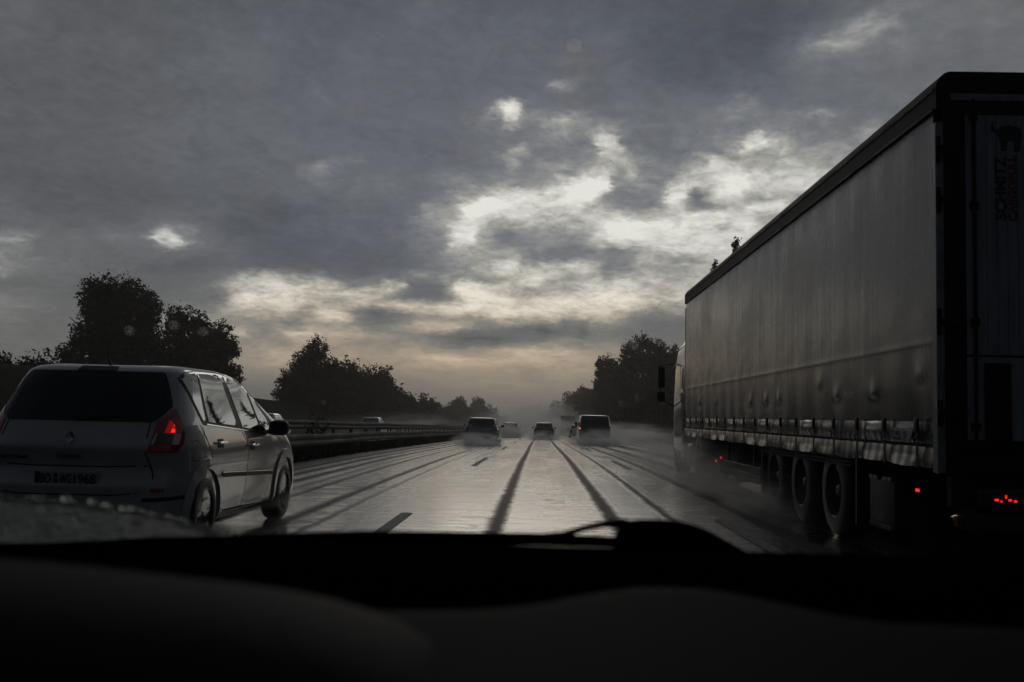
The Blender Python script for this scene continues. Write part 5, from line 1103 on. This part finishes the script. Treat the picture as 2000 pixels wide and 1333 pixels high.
    for x, y in [(-0.2918, 0.6959), (-0.257, 0.6878), (-0.2391, 0.6951), (0.0647, 0.7002), (0.0706, 0.5991), (0.2333, 0.7653), (-0.1327, 0.7281), (-0.1274, 0.5198), (0.0115, 0.4431), (0.109, 0.5073), (-0.2358, 0.4828), (-0.0544, 0.5698)]:  # a few lone drops higher up the glass
        r = g.uniform(.0016, .0028); bmesh.ops.create_icosphere(bm, subdivisions=2, radius=1.0, matrix=Matrix.Translation(wsp(x, y)) @ Matrix.Rotation(math.atan(-.4536), 4, 'X') @ Matrix.Diagonal((r, r*1.1, r*.4, 1)))
    dr = obj('raindrops', bm, drop, None); wf.parent = dr; tag(dr, kind='stuff'); dr.location = (ox, oy, 0)
    dr['label'] = 'blurred rain drops and water film on our windscreen, thickest at lower left'; dr['category'] = 'raindrops'
own_car()
# ---------------------------------------------------------------- spray thrown up by wheels, and the wet air
def spray(name, loc, size, dens, label, seed=0, col=(.92, .92, .90)):
    bm = BM(); bmesh.ops.create_icosphere(bm, subdivisions=3, radius=1.0)
    m = bpy.data.materials.new(name); m.use_nodes = True; nt = m.node_tree; N = nt.nodes; L = nt.links; N.remove(N['Principled BSDF'])
    v = N.new('ShaderNodeVolumePrincipled'); v.inputs['Color'].default_value = col+(1,); v.inputs['Anisotropy'].default_value = .6
    tc = N.new('ShaderNodeTexCoord'); ln = N.new('ShaderNodeVectorMath'); ln.operation = 'LENGTH'; L.new(tc.outputs['Object'], ln.inputs[0])
    r = N.new('ShaderNodeMapRange'); r.interpolation_type = 'SMOOTHSTEP'; L.new(ln.outputs['Value'], r.inputs[0]); r.inputs[1].default_value = 1.0; r.inputs[2].default_value = .15; r.inputs[3].default_value = 0; r.inputs[4].default_value = 1
    ad = N.new('ShaderNodeVectorMath'); ad.operation = 'ADD'; ad.inputs[1].default_value = (seed*3.1, seed*1.7, 0); L.new(tc.outputs['Object'], ad.inputs[0])
    n = N.new('ShaderNodeTexNoise'); n.inputs['Scale'].default_value = 2.6; n.inputs['Detail'].default_value = 4; L.new(ad.outputs[0], n.inputs['Vector'])
    q = N.new('ShaderNodeMapRange'); L.new(n.outputs['Fac'], q.inputs[0]); q.inputs[1].default_value = .40; q.inputs[2].default_value = .62; q.inputs[3].default_value = .12; q.inputs[4].default_value = 1.7
    a = N.new('ShaderNodeMath'); a.operation = 'MULTIPLY'; L.new(r.outputs[0], a.inputs[0]); L.new(q.outputs[0], a.inputs[1])
    b = N.new('ShaderNodeMath'); b.operation = 'MULTIPLY'; L.new(a.outputs[0], b.inputs[0]); b.inputs[1].default_value = dens; L.new(b.outputs[0], v.inputs['Density'])
    L.new(v.outputs[0], N['Material Output'].inputs['Volume'])
    o = obj(name, bm, m); o.location = loc; o.scale = size; tag(o, label, 'spray', 'spray thrown up by wheels', 'stuff'); return o
spray('wheel_spray', (-3.0, 49.0, zr(49)+.15), (1.6, 4.5, .65), .8, 'spray behind the white estate car', 1)
spray('wheel_spray', (.35, 84, zr(84)+.15), (1.9, 7, .75), .5, 'spray behind the dark hatchback', 2)
spray('wheel_spray', (3.6, 60, zr(60)+.2), (2.4, 7, .95), .6, 'spray behind the dark van', 3)
spray('wheel_spray', (-3.0, 96, zr(96)+.4), (2.2, 9, 1.3), .5, 'spray around the reddish hatchback', 4)
spray('wheel_spray', (2.7, 18.6, .3), (1.4, 4.0, .75), .45, 'spray by the lorry drive wheels', 5)
spray('wheel_spray', (3.4, 26, zr(26)+.3), (1.6, 5, .9), .07, 'thin spray ahead of the lorry', 6)
spray('wheel_spray', (2.9, 14.5, .2), (1.0, 4.2, .5), .36, 'spray low along the lorry trailer wheels', 12)
spray('wheel_spray', (-2.95, 11.0, .16), (.5, 1.1, .32), .9, 'spray at the front wheel of the silver car', 7)
spray('wheel_spray', (6.2, 75, zr(75)+.6), (4.5, 24, 1.2), .09, 'thin spray drifting right of the dark van', 8)
spray('wheel_spray', (0, 150, zr(150)+1.0), (14, 50, 3.4), .034, 'bank of spray far ahead over all lanes', 9)
spray('wheel_spray', (-14.5, 110, zr(110)+.9), (5.5, 55, 1.8), .014, 'spray over the opposing carriageway', 10)
spray('wheel_spray', (.5, 300, zr(300)+3), (20, 130, 7.5), .015, 'hazy spray at the vanishing point', 11)
bm = BM(); box(bm, -415, 415, -75, 1395, -19, 24)
hz = bpy.data.materials.new('haze'); hz.use_nodes = True; nt = hz.node_tree; nt.nodes.remove(nt.nodes['Principled BSDF'])
v = nt.nodes.new('ShaderNodeVolumePrincipled'); v.inputs['Color'].default_value = (.95, .91, .86, 1); v.inputs['Density'].default_value = .0008; v.inputs['Anisotropy'].default_value = .65
nt.links.new(v.outputs[0], nt.nodes['Material Output'].inputs['Volume'])
tag(obj('haze', bm, hz, smooth=False), kind='stuff')
